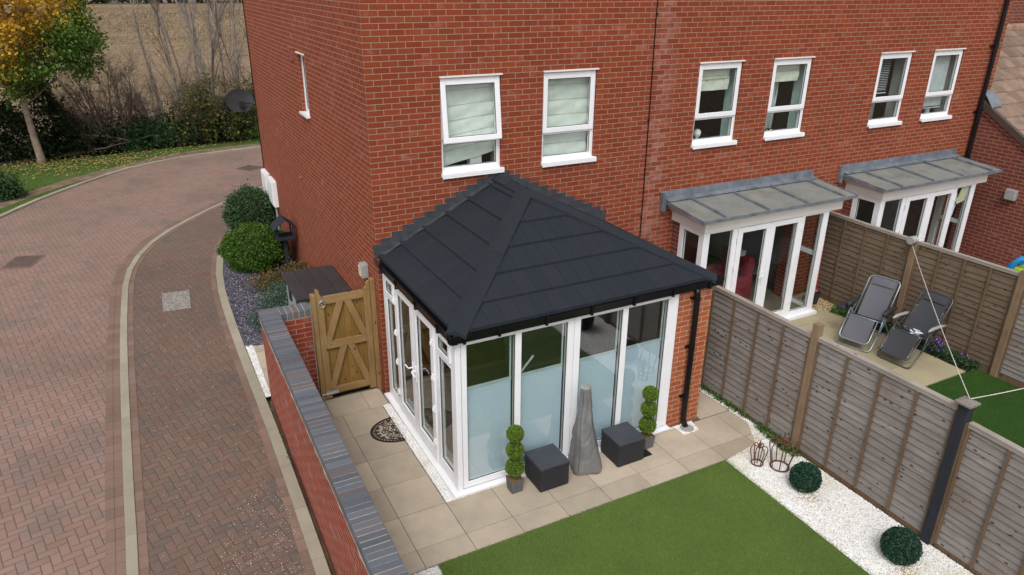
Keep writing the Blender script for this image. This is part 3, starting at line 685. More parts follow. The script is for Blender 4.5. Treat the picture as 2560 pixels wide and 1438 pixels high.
# cable down the front, and a sheathed cable at the far corner
m = MB(); m.tube([(4.49, -.012, 7.8), (4.485, -.014, 6), (4.475, -.012, 5.2), (4.485, -.014, 4.2), (4.495, -.012, 3.2), (4.50, -.014, 2.4), (4.505, -.012, .2)], .009, 5)
for z in np.arange(.6, 7, .78): m.box((4.47, -.022, z), (4.505, -.001, z+.012))
tag(m.build('cable', 'black_plastic'), 'thin black cable running down the brick front at the party line', 'cable')
m = MB(); m.tube([(-.012, 8.80, 7.6), (-.02, 8.78, 6), (-.012, 8.8, 4.9), (-.018, 8.79, 3.2), (-.012, 8.8, .1)], .010, 5)
tag(m.build('cable', 'black_plastic'), 'dark cable down the far back corner of the end house', 'cable')

# movement joint / party line
for x, hh in ((4.375, H1), (8.90, H2)): m = MB(); m.box((x-.004, -.0025, -.1), (x+.006, .0, 7.85)); m.build('movement_joint', 'terracotta', hh)

# drainpipe on the right
m = MB(); m.tube([(13.0, -.075, 7.7), (13.0, -.075, -.05)], .042, 10)
for z in (.9, 2.3, 3.25, 4.55, 5.55, 7): m.tube([(13.0, -.075, z), (13.0, -.075, z+.05)], .05, 10); m.box((12.91, -.05, z), (13.09, -.001, z+.03))
tag(m.build('drainpipe', 'black_plastic', smooth=False), 'tall black drainpipe on the brick front where the brown roofed annexe joins', 'drainpipe')

# annexe with brown tiled roof
t = thing('annexe', (13.1, -2.6, 0), 'dark red brick annexe with brown tiled roof and brown verge', 'house')
sl_ = .60; ye = -2.75; zr = lambda y: 3.44+sl_*y
m = MB(); m.add([(13.1, 0, -.1), (13.1, -2.6, -.1), (13.1, -2.6, zr(-2.6)), (13.1, 0, zr(0)-.02)], [(0, 1, 2, 3)])
m.quad((13.1, -2.6, -.1), (24, -2.6, -.1), (24, -2.6, zr(-2.6)), (13.1, -2.6, zr(-2.6))); m.build('wall', 'brick_dark', t)
MAT['verge'] = m_plain('brown_verge_plastic', (.065, .042, .034), .5)
v = MB(); v.add([(13.04, .08, zr(.08)-.05), (13.04, ye, zr(ye)-.05), (13.04, ye, zr(ye)+.09), (13.04, .08, zr(.08)+.09), (13.14, .08, zr(.08)-.05), (13.14, ye, zr(ye)-.05), (13.14, ye, zr(ye)+.09), (13.14, .08, zr(.08)+.09)], [(0,1,2,3),(4,5,6,7),(3,2,6,7),(0,1,5,4),(1,2,6,5)])
v.build('verge', 'verge', t)
sf = MB(); sf.add([(13.098, 0, zr(0)-.14), (13.098, ye+.1, zr(ye+.1)-.14), (13.098, ye+.1, zr(ye+.1)-.06), (13.098, 0, zr(0)-.06), (13.07, 0, zr(0)-.14), (13.07, ye+.1, zr(ye+.1)-.14), (13.07, ye+.1, zr(ye+.1)-.06), (13.07, 0, zr(0)-.06)], [(4,5,6,7),(7,6,2,3),(4,5,1,0)]); sf.build('verge_mortar', 'brick_dark', t)
r = MB(); nrow = 15; yr = 2.05; tw = .33
for i in range(nrow):
    ya = ye+(yr-ye)*i/nrow; yb = ye+(yr-ye)*(i+1)/nrow+.05
    x = 13.14 if ya < -.02 else 13.335
    x_ = x-(tw/2 if i % 2 else 0)
    while x_ < 25:
        a, b = max(x_, x)+.001, x_+tw-.002
        if b > a+.02:
            dz = random.uniform(-.002, .003)
            r.add([(a, ya, zr(ya)+.075+dz), (b, ya, zr(ya)+.075+dz), (b, min(yb, yr), zr(min(yb, yr))+.045), (a, min(yb, yr), zr(min(yb, yr))+.045), (a, ya, zr(ya)+.04), (b, ya, zr(ya)+.04)], [(0,1,2,3),(4,5,1,0)])
        x_ += tw
r.build('roof', 'roof', t)
m = MB(); x = 13.34
while x < 25: m.tube([(x, yr, zr(yr)+.02), (x+.43, yr, zr(yr)+.02)], [.115, .12], 10); x += .44
MAT['ridge_tile'] = m_plain('ridge_tile', (.30, .17, .12), .85, var=.3); m.build('ridge', 'ridge_tile', t)
m = MB(); m.add([(13.06, -.28, zr(-.28)+.10), (13.45, -.26, zr(-.26)+.10), (13.6, -.05, zr(-.05)+.12), (13.34, -.01, zr(0)+.26), (13.10, -.01, zr(0)+.24)], [(0,1,2,3,4)]); m.build('flashing', 'lead', t)
# taller house beyond
t = thing('distant_house', (15, 2.4, 0), 'brick house wall rising behind the brown ridge, top right corner', 'house')
m = MB(); wallmesh(m, 'y', 2.35, 13.36, 26, 3.5, 8.5, [(15.6, 16.65, 3.7, 5.02)], .1); m.build('wall', 'brick_dark', t)
m = MB(); ring(m, 15.6, 16.65, 3.7, 5.02, .08, 2.38, 2.44); wo_ = m.build('window', 'upvc_old', t); pane(wo_, 15.68, 16.57, 3.78, 4.94, 2.41)
m = MB(); m.box((15.55, 2.32, 5.02), (16.7, 2.4, 5.06)); m.build('head_trim', 'fascia', wo_)
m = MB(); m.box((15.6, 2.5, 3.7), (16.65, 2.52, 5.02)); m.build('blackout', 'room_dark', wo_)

# wall light on the annexe
t = thing('wall_light', (13.08, -1.1, 1.74), 'small grey square security light fixed to the dark brick annexe', 'light')
m = MB(); m.box((12.99, -1.22, 1.64), (13.098, -1.0, 1.86)); m.build('housing', 'grey_plastic', t, bevel=.02)
m = MB(); m.lathe([(.0, 0), (.03, .002), (.035, .02), (.03, .04), (0, .045)], (12.98, -.99, 1.62), 10); m.build('sensor', 'gasket', t)

# ---------------- lean-to bays
MAT['interior_floor'] = m_plain('interior_floor', (.15, .125, .095), .5)
def m_zinc():
    t = NT('weathered_zinc'); P = t.pos(); n = t.noise(P, 2.5, 6, .7); f = t.noise(P, 45, 4, .7)
    c = t.mix(smooth(t, n, .4, .65), (.20, .215, .20), (.27, .275, .245)); c = t.mix(t.math('MULTIPLY', smooth(t, t.noise(P, 1.3, 7, .72), .54, .68), .75), c, (.13, .12, .08))
    c = t.mix(t.math('MULTIPLY', f, .35), c, (.14, .14, .13)); t.pbr(c, .7, .15, t.bump(f, .15, .003), .4); return t.m
MAT['zinc'] = m_zinc()
def bay(dx, label, dark):
    t = thing('porch_bay', (5.0+dx, -.8, 0), label, 'glazed porch', 'grey roofed glazed porches on the terrace')
    X0, X1 = 5.2+dx, 8.08+dx; y = -.8
    r = MB(); q = [(4.97, 0, 2.37), (8.45, 0, 2.37), (8.45, -.985, 2.275), (4.97, -.985, 2.275)]; q = [(a+dx, b, c) for a, b, c in q]
    r.prism(q, (0, 0, -.045)); r.build('roof', 'zinc', t)
    for x in (5.43, 6.35, 7.24, 8.15):
        sm = MB(); sm.prism([(x+dx-.018, -.12, 2.362), (x+dx+.018, -.12, 2.362), (x+dx+.018, -.975, 2.279), (x+dx-.018, -.975, 2.279)], (0, 0, .035)); sm.build('seam', 'lead', t)
    e = MB(); e.box((4.955+dx, -1.0, 2.235), (8.465+dx, -.986, 2.285)); e.prism([(4.955+dx, -.985, 2.23), (4.969+dx, -.985, 2.23), (4.969+dx, 0, 2.325), (4.955+dx, 0, 2.325)], (0, 0, .055)); e.prism([(8.451+dx, -.985, 2.23), (8.465+dx, -.985, 2.23), (8.465+dx, 0, 2.325), (8.451+dx, 0, 2.325)], (0, 0, .055)); e.build('drip_edge', 'lead', t)
    fl = MB(); fl.box((4.87+dx, -.012, 2.36), (6.32+dx, -.0005, 2.53)); fl.box((6.30+dx, -.020, 2.36), (8.41+dx, -.0125, 2.53)); fl.box((4.87+dx, -.07, 2.2), (4.95+dx, -.0005, 2.52)); fl.prism([(4.95+dx, -.0125, 2.40), (8.41+dx, -.0205, 2.40), (8.41+dx, -.13, 2.375), (4.95+dx, -.13, 2.375)], (0, 0, .012)); fl.build('flashing', 'lead', t, bevel=.004)
    fa = MB(); z0, z1 = 2.01, 2.15
    for pts in ([(5.15, -.83), (8.32, -.83)],):
        a, b = pts[0][0]+dx, pts[1][0]+dx
        fa.box((a, y-.03, z0), (b, y, z1)); fa.box((a, y, z0), (a+.03, 0, z1)); fa.box((b-.03, y, z0), (b, 0, z1))
        fa.add([(a, y-.03, z1), (b, y-.03, z1), (b+.11, y-.17, 2.23), (a-.16, y-.17, 2.23)], [(0,1,2,3)]); fa.add([(a, y-.03, z1), (a-.16, y-.17, 2.23), (a-.16, 0, 2.30), (a, 0, z1)], [(0,1,2,3)]); fa.add([(b, y-.03, z1), (b+.11, y-.17, 2.23), (b+.11, 0, 2.30), (b, 0, z1)], [(0,1,2,3)])
        fa.box((a+.03, y, z1-.01), (b-.03, 0, z1))
    fa.build('fascia', 'fascia', t)
    fr = MB()
    for a, b in ((5.17, 5.30), (5.80, 5.90), (7.38, 7.46), (7.92, 8.05)): fr.box((a+dx, y, .07), (b+dx, y+.07, z0))
    for a, b in ((5.30, 5.80), (7.46, 7.92)): fr.box((a+dx, y, .07), (b+dx, y+.07, .14)); fr.box((a+dx, y, 1.97), (b+dx, y+.07, z0))
    fr.box((5.90+dx, y, 1.985), (7.38+dx, y+.07, z0))
    fr.box((5.17+dx, y+.07, .07), (5.24+dx, y+.12, z0)); fr.box((5.17+dx, -.30, .07), (5.24+dx, -.20, z0)); fr.box((5.17+dx, -.68, 1.93), (5.24+dx, -.30, z0)); fr.box((5.17+dx, -.68, .07), (5.24+dx, -.30, .16))
    fr.box((7.98+dx, y+.07, .07), (8.05+dx, y+.14, z0)); fr.box((7.98+dx, -.24, .07), (8.05+dx, -.12, z0)); fr.box((7.98+dx, -.66, 1.12), (8.05+dx, -.24, 1.20)); fr.box((7.98+dx, -.66, .07), (8.05+dx, -.24, .14)); fr.box((7.98+dx, -.66, 1.93), (8.05+dx, -.24, z0))
    fr.build('frame', 'upvc', t, bevel=.004)
    sl = MB(); sl.box((5.14+dx, y-.09, .0), (8.10+dx, y+.08, .069)); sl.build('sill', 'upvc', t, bevel=.005)
    pane(t, 5.30+dx, 5.80+dx, .14, 1.97, y+.03); pane(t, 7.46+dx, 7.92+dx, .14, 1.97, y+.03)
    pane(t, -.68, -.30, .16, 1.93, 5.205+dx, axis='x'); pane(t, -.66, -.24, .14, 1.12, 8.015+dx, axis='x'); pane(t, -.66, -.24, 1.2, 1.93, 8.015+dx, axis='x')
    for a, b, hx in ((5.905, 6.638, 6.575), (6.642, 7.375, None)):
        d = MB(); ring(d, a+dx, b+dx, .075, 1.98, .1, y-.02, y+.05, ws=(.10, .10, .14, .085)); do = d.build('door', 'upvc', t, bevel=.005)
        pane(do, a+.10+dx, b-.10+dx, .215, 1.895, y+.012)
        if hx:
            h = MB(); h.box((hx+dx-.015, y-.035, .88), (hx+dx+.015, y-.021, 1.12)); h.tube([(hx+dx, y-.035, 1.04), (hx+dx, y-.075, 1.04), (hx+dx-.12, y-.075, 1.03)], .010, 6); h.build('handle', 'upvc', do)
        hx2 = (a-.01 if hx else b+.01)+dx
        for z in (.35, .8, 1.25, 1.75): hg = MB(); hg.box((hx2-.014, y-.035, z), (hx2+.014, y-.021, z+.09)); hg.build('hinge', 'upvc', do)
    # brick cheeks and the room behind
    c = MB(); c.box((5.18+dx, -.20, -.1), (5.30+dx, -.001, 2.0)); c.build('cheek_wall', 'brick_dark', t); c = MB(); c.box((7.99+dx, -.12, -.1), (8.10+dx, -.001, 2.0)); c.build('cheek_wall', 'brick_dark', t)
    rm = MB(); a, b = 5.0+dx, 8.4+dx
    rm.quad((a, 3.4, .05), (b, 3.4, .05), (b, 3.4, 2.4), (a, 3.4, 2.4)); rm.quad((a, .1, .05), (a, 3.4, .05), (a, 3.4, 2.4), (a, .1, 2.4)); rm.quad((b, .1, .05), (b, 3.4, .05), (b, 3.4, 2.4), (b, .1, 2.4)); rm.quad((a, .1, 2.1), (b, .1, 2.1), (b, 3.4, 2.1), (a, 3.4, 2.1))
    rm.build('room', 'room', t)
    fl = MB(); fl.quad((5.2+dx, y+.08, .055), (8.0+dx, y+.08, .055), (8.4+dx, 3.4, .055), (5.0+dx, 3.4, .055)); fl.build('floor', 'interior_floor', t)
    return t
bay(0, 'glazed porch of the middle house, red armchair seen through its doors', False)
bay(4.24, 'farther glazed porch, partly behind the second fence, papers stuck inside its glass', True)
# armchair and picture inside the first porch
MAT['red_fabric'] = m_plain('red_upholstery', (.26, .012, .025), .8, bump=.2)
t = thing('armchair', (6.9, .35, .06), 'dark red armchair inside the middle house behind the porch doors', 'armchair')
m = MB(); m.box((6.5, .0, .12), (7.15, .65, .48)); m.build('seat', 'red_fabric', t, bevel=.06)
m = MB(); m.box((7.05, -.05, .12), (7.25, .7, 1.0)); m.build('backrest', 'red_fabric', t, bevel=.08)
m = MB(); m.box((6.45, -.12, .12), (7.1, .03, .66)); m.box((6.45, .62, .12), (7.1, .77, .66)); m.build('arm', 'red_fabric', t, bevel=.05)
m = MB()
for x in (6.52, 7.15):
    for yy in (-.05, .7): m.tube([(x, yy, .06), (x, yy, .13)], .025, 8)
m.build('leg', 'pine', t)
t = thing('sofa', (5.7, .6, .06), 'dark red sofa behind the left leaf of the porch door', 'sofa')
m = MB(); m.box((5.5, .0, .1), (6.3, 1.2, .46)); m.build('seat', 'red_fabric', t, bevel=.06)
m = MB(); m.box((5.45, 1.05, .1), (6.3, 1.3, .85)); m.build('backrest', 'red_fabric', t, bevel=.06)
m = MB(); m.box((6.9, .1, 1.0), (7.1, .35, 1.06)); m.box((6.92, .12, 1.055), (7.14, .33, 1.08)); tag(m.build('folded_cloth', 'teal', bevel=.01), 'pale teal cloth lying over the back of the red armchair', 'cloth')
t = thing('framed_picture', (7.9, 3.3, 1.5), 'small framed picture on the wall inside the middle house', 'picture')
m = MB(); ring(m, 7.6, 8.05, 1.3, 1.75, .03, 3.35, 3.39); m.build('frame', 'tan', t)
m = MB(); m.box((7.63, 3.37, 1.33), (8.02, 3.38, 1.72)); m.build('print', 'white_box', t)
MAT['paper'] = m_plain('pinned_paper', (.60, .60, .40), .8); MAT['paper_blue'] = m_plain('pale_paper', (.6, .66, .72), .8)
m = MB(); m.add([(11.78, -.755, 1.60), (12.10, -.755, 1.66), (12.13, -.755, 1.93), (11.93, -.755, 1.98)], [(0, 1, 2, 3)]); tag(m.build('paper', 'paper'), 'yellowish paper taped inside the right pane of the farther porch', 'paper')
m = MB(); m.add([(11.71, -.755, 1.25), (11.80, -.755, 1.38), (11.84, -.755, 1.62), (11.80, -.755, 1.85), (11.71, -.755, 1.9)], [(0, 1, 2, 3, 4)]); tag(m.build('paper', 'paper_blue'), 'torn pale blue paper inside the right pane of the farther porch, beside the yellow one', 'paper')

# ================================================================ GARDEN ROOM
def m_blind():
    t = NT('pleated_blind'); q = t.xyz(t.pos()); w = t.math('SINE', t.math('MULTIPLY', q[2], 2*math.pi/.02))
    n = t.noise(t.pos(), 1.4, 2)
    c = t.mix(smooth(t, n, .35, .65), (.62, .76, .90), (.70, .82, .93)); t.pbr(c, .8, 0, t.bump(w, .5, .004), .2); return t.m
MAT['pleat'] = m_blind()
MAT['blind_rail'] = m_plain('blind_rail', (.55, .66, .66), .4)
def m_rooftile():
    t = NT('charcoal_roof_tile'); P = t.pos(); g = t.noise(P, 240, 3, .8); n = t.noise(P, 1.2, 4); i = t.island()
    c = t.mix(g, (.005, .008, .012), (.020, .026, .036)); c = t.mix(t.math('MULTIPLY', i, .45), c, (.025, .023, .030)); c = t.mix(t.math('MULTIPLY', n, .3), c, (.012, .019, .026))
    sp = t.math('GREATER_THAN', t.noise(P, 170, 2), .80); c = t.mix(sp, c, (.16, .17, .18))
    t.pbr(c, .85, 0, t.bump(g, .35, .003), .3); return t.m
MAT['tile'] = m_rooftile()
GR = thing('garden_room', (1.9, -1.3, 0), 'white framed garden room with charcoal hipped roof on the stone patio', 'conservatory')
ES, EZ = .50, 2.19
XL, XR, YF = .03, 3.72, -2.655
XM = (XL+XR)/2; ZR = EZ+ES*(XM-XL); YJ = YF+(XM-XL)
def clip(poly, a, b, c):  # keep a*x+b*y<=c
    out = []
    for i in range(len(poly)):
        p, q = poly[i], poly[(i+1) % len(poly)]; dp = a*p[0]+b*p[1]-c; dq = a*q[0]+b*q[1]-c
        if dp <= 0: out.append(p)
        if dp*dq < 0: k = dp/(dp-dq); out.append((p[0]+(q[0]-p[0])*k, p[1]+(q[1]-p[1])*k))
    return out
def slope_face(kind):
    """tile courses; u runs along the eave, v up the slope (plan distance from the eave)"""
    m = MB(); run = XM-XL; cour = [0, .30, .64, .98, 1.32, 1.66, run+.001]
    if kind == 'front': ulen = XR-XL; bounds = [(-1, 1, 0), (1, 1, ulen)]      # v<=u ; u+v<=ulen
    else: ulen = -YF; bounds = [(1, 1, ulen), (-1, 0, 0)] if kind == 'right' else [(-1, 1, 0), (1, 0, ulen)]
    def to(u, v, lift):
        if kind == 'front': return (XL+u, YF+v, EZ+ES*v+lift)
        if kind == 'left': return (XL+v, YF+u, EZ+ES*v+lift)
        return (XR-v, YF+(ulen-u) if False else YF+ulen-u, EZ+ES*v+lift)
    for ci in range(len(cour)-1):
        v0, v1 = cour[ci], cour[ci+1]; u = -.21*((ci*.37) % 1); 
        while u < ulen:
            q = [(u+.0016, v0), (u+.2084, v0), (u+.2084, v1+.002), (u+.0016, v1+.002)]
            for a, b, c in bounds: q = clip(q, a, b, c) if q else q
            if len(q) > 2:
                dl = random.uniform(0, .0012)
                top = [to(x, y, .030*(1-(y-v0)/(v1-v0))+.002+dl) for x, y in q]; bot = [to(x, y, -.012) for x, y in q]
                k = len(q); m.add(top+bot, [tuple(range(k))]+[(i, (i+1) % k, (i+1) % k+k, i+k) for i in range(k)])
            u += .21
    return m
for k in ('front', 'left', 'right'): slope_face(k).build('roof_slope', 'tile', GR)
def cap(a, b, w, side_n, lift=.048, th=.042, name='hip_cap'):
    """folded cap along a->b with wings dropping w on both sides (side_n = two downhill plan directions)"""
    a, b = Vector(a), Vector(b); m = MB(); L = (b-a).length; n = 2
    for i in range(n):
        p, q = a.lerp(b, i/n), a.lerp(b, (i+1)/n+.004); up = Vector((0, 0, lift+(.008 if i else 0)))
        for s_ in side_n:
            d = Vector((s_[0], s_[1], 0)).normalized(); along = (b-a).normalized()
            wv = d*w; pz = s_[2]*w
            P1, Q1 = p+up, q+up; P2, Q2 = p+wv+Vector((0, 0, pz))+up-Vector((0, 0, .008)), q+wv+Vector((0, 0, pz))+up-Vector((0, 0, .008))
            dn = Vector((0, 0, -th)); m.add([P1, Q1, Q2, P2, P1+dn, Q1+dn, Q2+dn, P2+dn], [(0,1,2,3),(2,3,7,6),(0,3,7,4),(1,2,6,5)])
    return m
hA, hB = (XL-.0, YF-.0, EZ), (XM, YJ, ZR)
# perpendicular plan directions across the hip and how the neighbouring plane falls along them
k2_ = math.sqrt(.5)
cap(hA, hB, .12, [(-1, 1, -ES*k2_), (1, -1, -ES*k2_)]).build('hip_cap', 'tile', GR)
cap((XR+.005, YF-.005, EZ), hB, .125, [(1, 1, -ES*k2_), (-1, -1, -ES*k2_)]).build('hip_cap', 'tile', GR)
cap((XM, YJ-.04, ZR+.004), (XM, -.005, ZR+.004), .12, [(-1, 0, -ES), (1, 0, -ES)], .052).build('ridge_cap', 'tile', GR)
for (x, y) in ((XL, YF), (XR, YF)):
    sx = 1 if x == XL else -1
    m = MB(); c = Vector((x, y, EZ)); m.add([c+Vector((-.02*sx, -.02, -.03)), c+Vector((.14*sx, -.02, -.03)), c+Vector((.20*sx, .06, .06)), c+Vector((.12*sx, .12, .105)), c+Vector((.06*sx, .20, .06)), c+Vector((-.02*sx, .14, -.03)), c+Vector((-.0*sx, -.0, .045)), c+Vector((.12*sx, .0, .045)), c+Vector((.0*sx, .12, .045))],
        [(6,7,3,8), (0,1,7,6), (5,0,6,8), (1,2,3,7), (3,4,5,8)]); m.build('hip_end_cap', 'tile', GR)
# stepped lead flashing on the house wall
def stepped(sgn):
    pts = []; x = XM; n = 0
    xs_ = [.10+.162*i for i in range(-1, 11)]
    m = MB()
    for i, xa in enumerate(xs_):
        xa_ = max(xa, -.02); xb = xa+.162; z_ = 2.375+.075*(i-1)+.075
        if i == 0: z_ = 2.375
        zr0, zr1 = EZ+ES*(xa_-XL)+.0, EZ+ES*(xb-XL)+.0
        q = [(xa_-.005, zr0), (xb+.03, zr1+.01), (xb+.03, z_), (xa_-.03, z_)]
        q = [(p if sgn > 0 else 2*XM-p, zz) for p, zz in q]
        y = -.006-.0012*(i % 3)
        m.prism([(p, y, zz) for p, zz in q], (0, .0048, 0))
    # roll along the slope
    a = (XL+.03, EZ+ES*.03); b = (XM-.05, ZR-ES*.05)
    P_ = [(a[0] if sgn > 0 else 2*XM-a[0], a[1]), (b[0] if sgn > 0 else 2*XM-b[0], b[1])]
    (ax, az), (bx, bz) = P_
    m.prism([(ax, -.012, az+.02), (bx, -.012, bz+.02), (bx, -.012, bz+.075), (ax, -.012, az+.075)], (0, -.006, 0))
    m.add([(ax, -.018, az+.03), (bx, -.018, bz+.03), (bx, -.10, bz+.026), (ax, -.10, az+.026)], [(0, 1, 2, 3)])
    return m
stepped(1).build('stepped_flashing', 'dark_lead', GR); stepped(-1).build('stepped_flashing', 'dark_lead', GR)
m = MB(); m.prism([(XM-.16, -.020, ZR-.02), (XM+.16, -.020, ZR-.02), (XM+.10, -.020, ZR+.10), (XM-.10, -.020, ZR+.10)], (0, .008, 0)); m.build('ridge_flashing', 'dark_lead', GR)
# gutter, fascia
def gutter(m, axis):
    # trough section (outward distance o, height z)
    sec = [(0, 0), (.072, 0), (.078, .03), (.09, .105), (.082, .105), (.070, .035), (.05, .008), (.004, .008), (.004, .09), (0, .09)]
    z0 = 2.078; YW, XW = -2.60, .045
    if axis == 'front':
        P_ = [(x, YW-o, z0+z) for x in (XW-.09,) for o, z in sec]; m.prism(P_, (3.84-XW+.09, 0, 0))
    else:
        P_ = [(XW-o, YW-.09, z0+z) for o, z in sec]; m.prism(P_, (0, -YW+.11, 0))
    return m
gutter(MB(), 'front').build('gutter', 'black_plastic', GR, bevel=.002)
gutter(MB(), 'left').build('gutter', 'black_plastic', GR, bevel=.002)
m = MB(); m.box((.05, -2.598, 2.092), (3.80, -2.585, 2.19)); m.box((.047, -2.585, 2.055), (.06, -.002, 2.19)); m.box((3.70, -2.58, 2.10), (3.715, -.002, 2.19)); m.build('fascia', 'black_plastic', GR)
for x in (.12, .55, 1.16, 1.78, 2.40, 3.0, 3.60):
    m = MB(); m.box((x-.014, -2.683, 2.068), (x+.014, -2.60, 2.077)); m.box((x-.016, -2.698, 2.068), (x+.016, -2.684, 2.150)); m.box((x-.012, -2.712, 2.150), (x+.012, -2.680, 2.192)); m.build('gutter_bracket', 'black_plastic', GR)
for y in (-2.3, -1.6, -.9, -.3):
    m = MB(); m.box((-.040, y-.014, 2.068), (.04, y+.014, 2.077)); m.box((-.055, y-.016, 2.068), (-.041, y+.016, 2.15)); m.box((-.068, y-.012, 2.150), (-.038, y+.012, 2.192)); m.build('gutter_bracket', 'black_plastic', GR)
# frame, front
yo = -2.60
fr = MB()
for a, b in ((.115, .18), (.80, .88), (1.51, 1.597), (1.603, 1.69), (2.31, 2.39), (3.02, 3.17)): fr.box((a, yo, .06), (b, yo+.07, 2.075))
for a, b in ((.18, .80), (.88, 1.51), (1.69, 2.31), (2.39, 3.02)): fr.box((a, yo, .06), (b, yo+.07, .14)); fr.box((a, yo, 2.0), (b, yo+.07, 2.075))
fr.box((1.597, yo+.015, .06), (1.603, yo+.06, 2.09))
fr.build('front_frame', 'upvc', GR, bevel=.005)
cp = MB(); cp.box((.04, yo-.005, .045), (.11, yo+.10, 2.09)); cp.build('corner_post', 'upvc', GR, bevel=.008)
for a, b in ((.18, .80), (.88, 1.51), (1.69, 2.31), (2.39, 3.02)):
    pane(GR, a, b, .14, 2.0, yo+.022, 'glass_dark', gask=.010)
    m = MB(); m.quad((a+.005, yo+.055, .145), (b-.03, yo+.055, .145), (b-.03, yo+.055, 1.40), (a+.005, yo+.055, 1.40)); bo = m.build('blind', 'pleat', GR)
    m = MB(); m.box((a+.003, yo+.045, 1.40), (b-.028, yo+.066, 1.422)); m.box((b-.05, yo+.05, 1.422), (b-.030, yo+.06, 1.995)); m.build('blind_rail', 'blind_rail', bo)
m = MB(); m.box((1.26-.09, yo+.04, 1.43), (1.26-.075, yo+.05, 1.47)); 
m = MB(); m.prism([(.895, yo+.07, 1.43), (.915, yo+.07, 1.42), (1.09, yo+.07, 1.61), (1.075, yo+.07, 1.63)], (0, .01, 0)); tag(m.build('window_pole', 'blind_rail'), 'short pale rod leaning behind the second front pane, above its blind', 'rod')
# sill
m = MB(); m.box((-.035, yo-.08, .018), (3.20, yo+.02, .045)); m.box((-.035, yo+.02, .018), (.06, -.03, .045)); m.box((-.03, yo-.07, -.02), (3.2, yo+.02, .018)); m.box((-.03, yo+.02, -.02), (.06, -.03, .018)); m.build('sill', 'upvc', GR, bevel=.004)
# side frame (faces -x)
xo = .045
def sb(m, y0, y1, z0, z1, x0=xo, x1=xo+.07): m.box((x0, y0, z0), (x1, y1, z1))
sfm = MB()
for a, b in ((-.20, -.06), (-.575, -.53), (-2.08, -1.975), (-2.495, -2.455)): sb(sfm, a, b, .05, 2.05)
for a, b in ((-.53, -.20), (-2.455, -2.08)): sb(sfm, a, b, .05, .20); sb(sfm, a, b, 1.66, 1.74); sb(sfm, a, b, 1.99, 2.05)
sb(sfm, -1.975, -.575, 2.0, 2.05); sb(sfm, -1.975, -.575, .05, .075)
sfm.build('side_frame', 'upvc', GR, bevel=.005)
for a, b in ((-.53, -.20), (-2.455, -2.08)):
    pane(GR, a, b, .20, 1.66, xo+.025, 'glass_dark', 'x', gask=.010)
    v = MB(); ring(v, a-.01, b+.01, 1.735, 1.995, .05, xo-.02, xo+.03, 'x'); vo = v.build('vent_window', 'upvc', GR, bevel=.004)
    pane(vo, a+.04, b-.04, 1.785, 1.945, xo+.0, 'glass_dark', 'x')
for a, b, hin in ((-1.272, -.578, -.60), (-1.972, -1.278, -1.95)):
    d = MB(); ring(d, a, b, .078, 1.998, .1, xo-.018, xo+.05, 'x', ws=(.105, .105, .16, .09)); do = d.build('door', 'upvc', GR, bevel=.006)
    pane(do, a+.105, b-.105, .238, 1.908, xo+.015, 'glass_dark', 'x', gask=.010)
    for z in (.32, .80, 1.25, 1.72):
        hg = MB(); hg.box((xo-.036, hin-.02, z), (xo-.019, hin+.02, z+.09)); hg.box((xo-.05, hin-.012, z+.02), (xo-.036, hin+.012, z+.07)); hg.build('hinge', 'upvc', do, bevel=.003)
    hy = a+.05 if hin > -1 else b-.05; sgn = 1 if hin > -1 else -1
    h = MB(); h.box((xo-.032, hy-.015, .90), (xo-.019, hy+.015, 1.14)); h.tube([(xo-.03, hy, 1.07), (xo-.08, hy, 1.07), (xo-.085, hy+.03*sgn, 1.065), (xo-.08, hy+.13*sgn, 1.06)], .010, 8); h.build('handle', 'upvc', do, bevel=.002)
# eaves beam above the side frame, strip at the house corner
# brick pier on the right and its return wall
m = MB()
for q in [((3.19, yo, -.1), (3.735, yo, -.1), (3.735, yo, 2.10), (3.19, yo, 2.10)), ((3.735, yo, -.1), (3.735, 0, -.1), (3.735, 0, 2.10), (3.735, yo, 2.10)), ((3.19, yo+.3, -.1), (3.19, yo, -.1), (3.19, yo, 2.10), (3.19, yo+.3, 2.10)), ((3.5, 0, -.1), (3.5, yo+.3, -.1), (3.5, yo+.3, 2.10), (3.5, 0, 2.10)), ((3.19, yo+.3, -.1), (3.5, yo+.3, -.1), (3.5, yo+.3, 2.1), (3.19, yo+.3, 2.1))]: m.quad(*q)
m.build('brick_pier', 'brick_orange', GR)
m = MB(); m.box((3.17, yo+.01, .02), (3.188, yo+.05, 2.09)); m.build('edge_trim', 'upvc', GR)
m = MB(); m.box((.116, yo+.075, -.03), (3.49, .02, .03)); m.build('floor', 'interior_floor', GR)
m = MB(); m.quad((.1, -2.5, 2.10), (3.7, -2.5, 2.10), (3.7, 0, 2.10), (.1, 0, 2.10)); m.build('ceiling', 'room', GR)
m = MB(); m.quad((3.48, -2.28, .03), (3.48, 0, .03), (3.48, 0, 2.1), (3.48, -2.28, 2.1)); m.quad((3.17, -2.29, .03), (3.48, -2.29, .03), (3.48, -2.29, 2.1), (3.17, -2.29, 2.1)); m.quad((.12, .002, 2.0), (3.48, .002, 2.0), (3.48, -.004, 2.1), (.12, -.004, 2.1)); m.quad((3.30, -.004, .03), (3.48, -.004, .03), (3.48, -.004, 2.0), (3.30, -.004, 2.0)); m.quad((.12, -.004, .03), (.5, -.004, .03), (.5, -.004, 2.0), (.12, -.004, 2.0)); m.build('inner_wall', 'room_dark', GR)
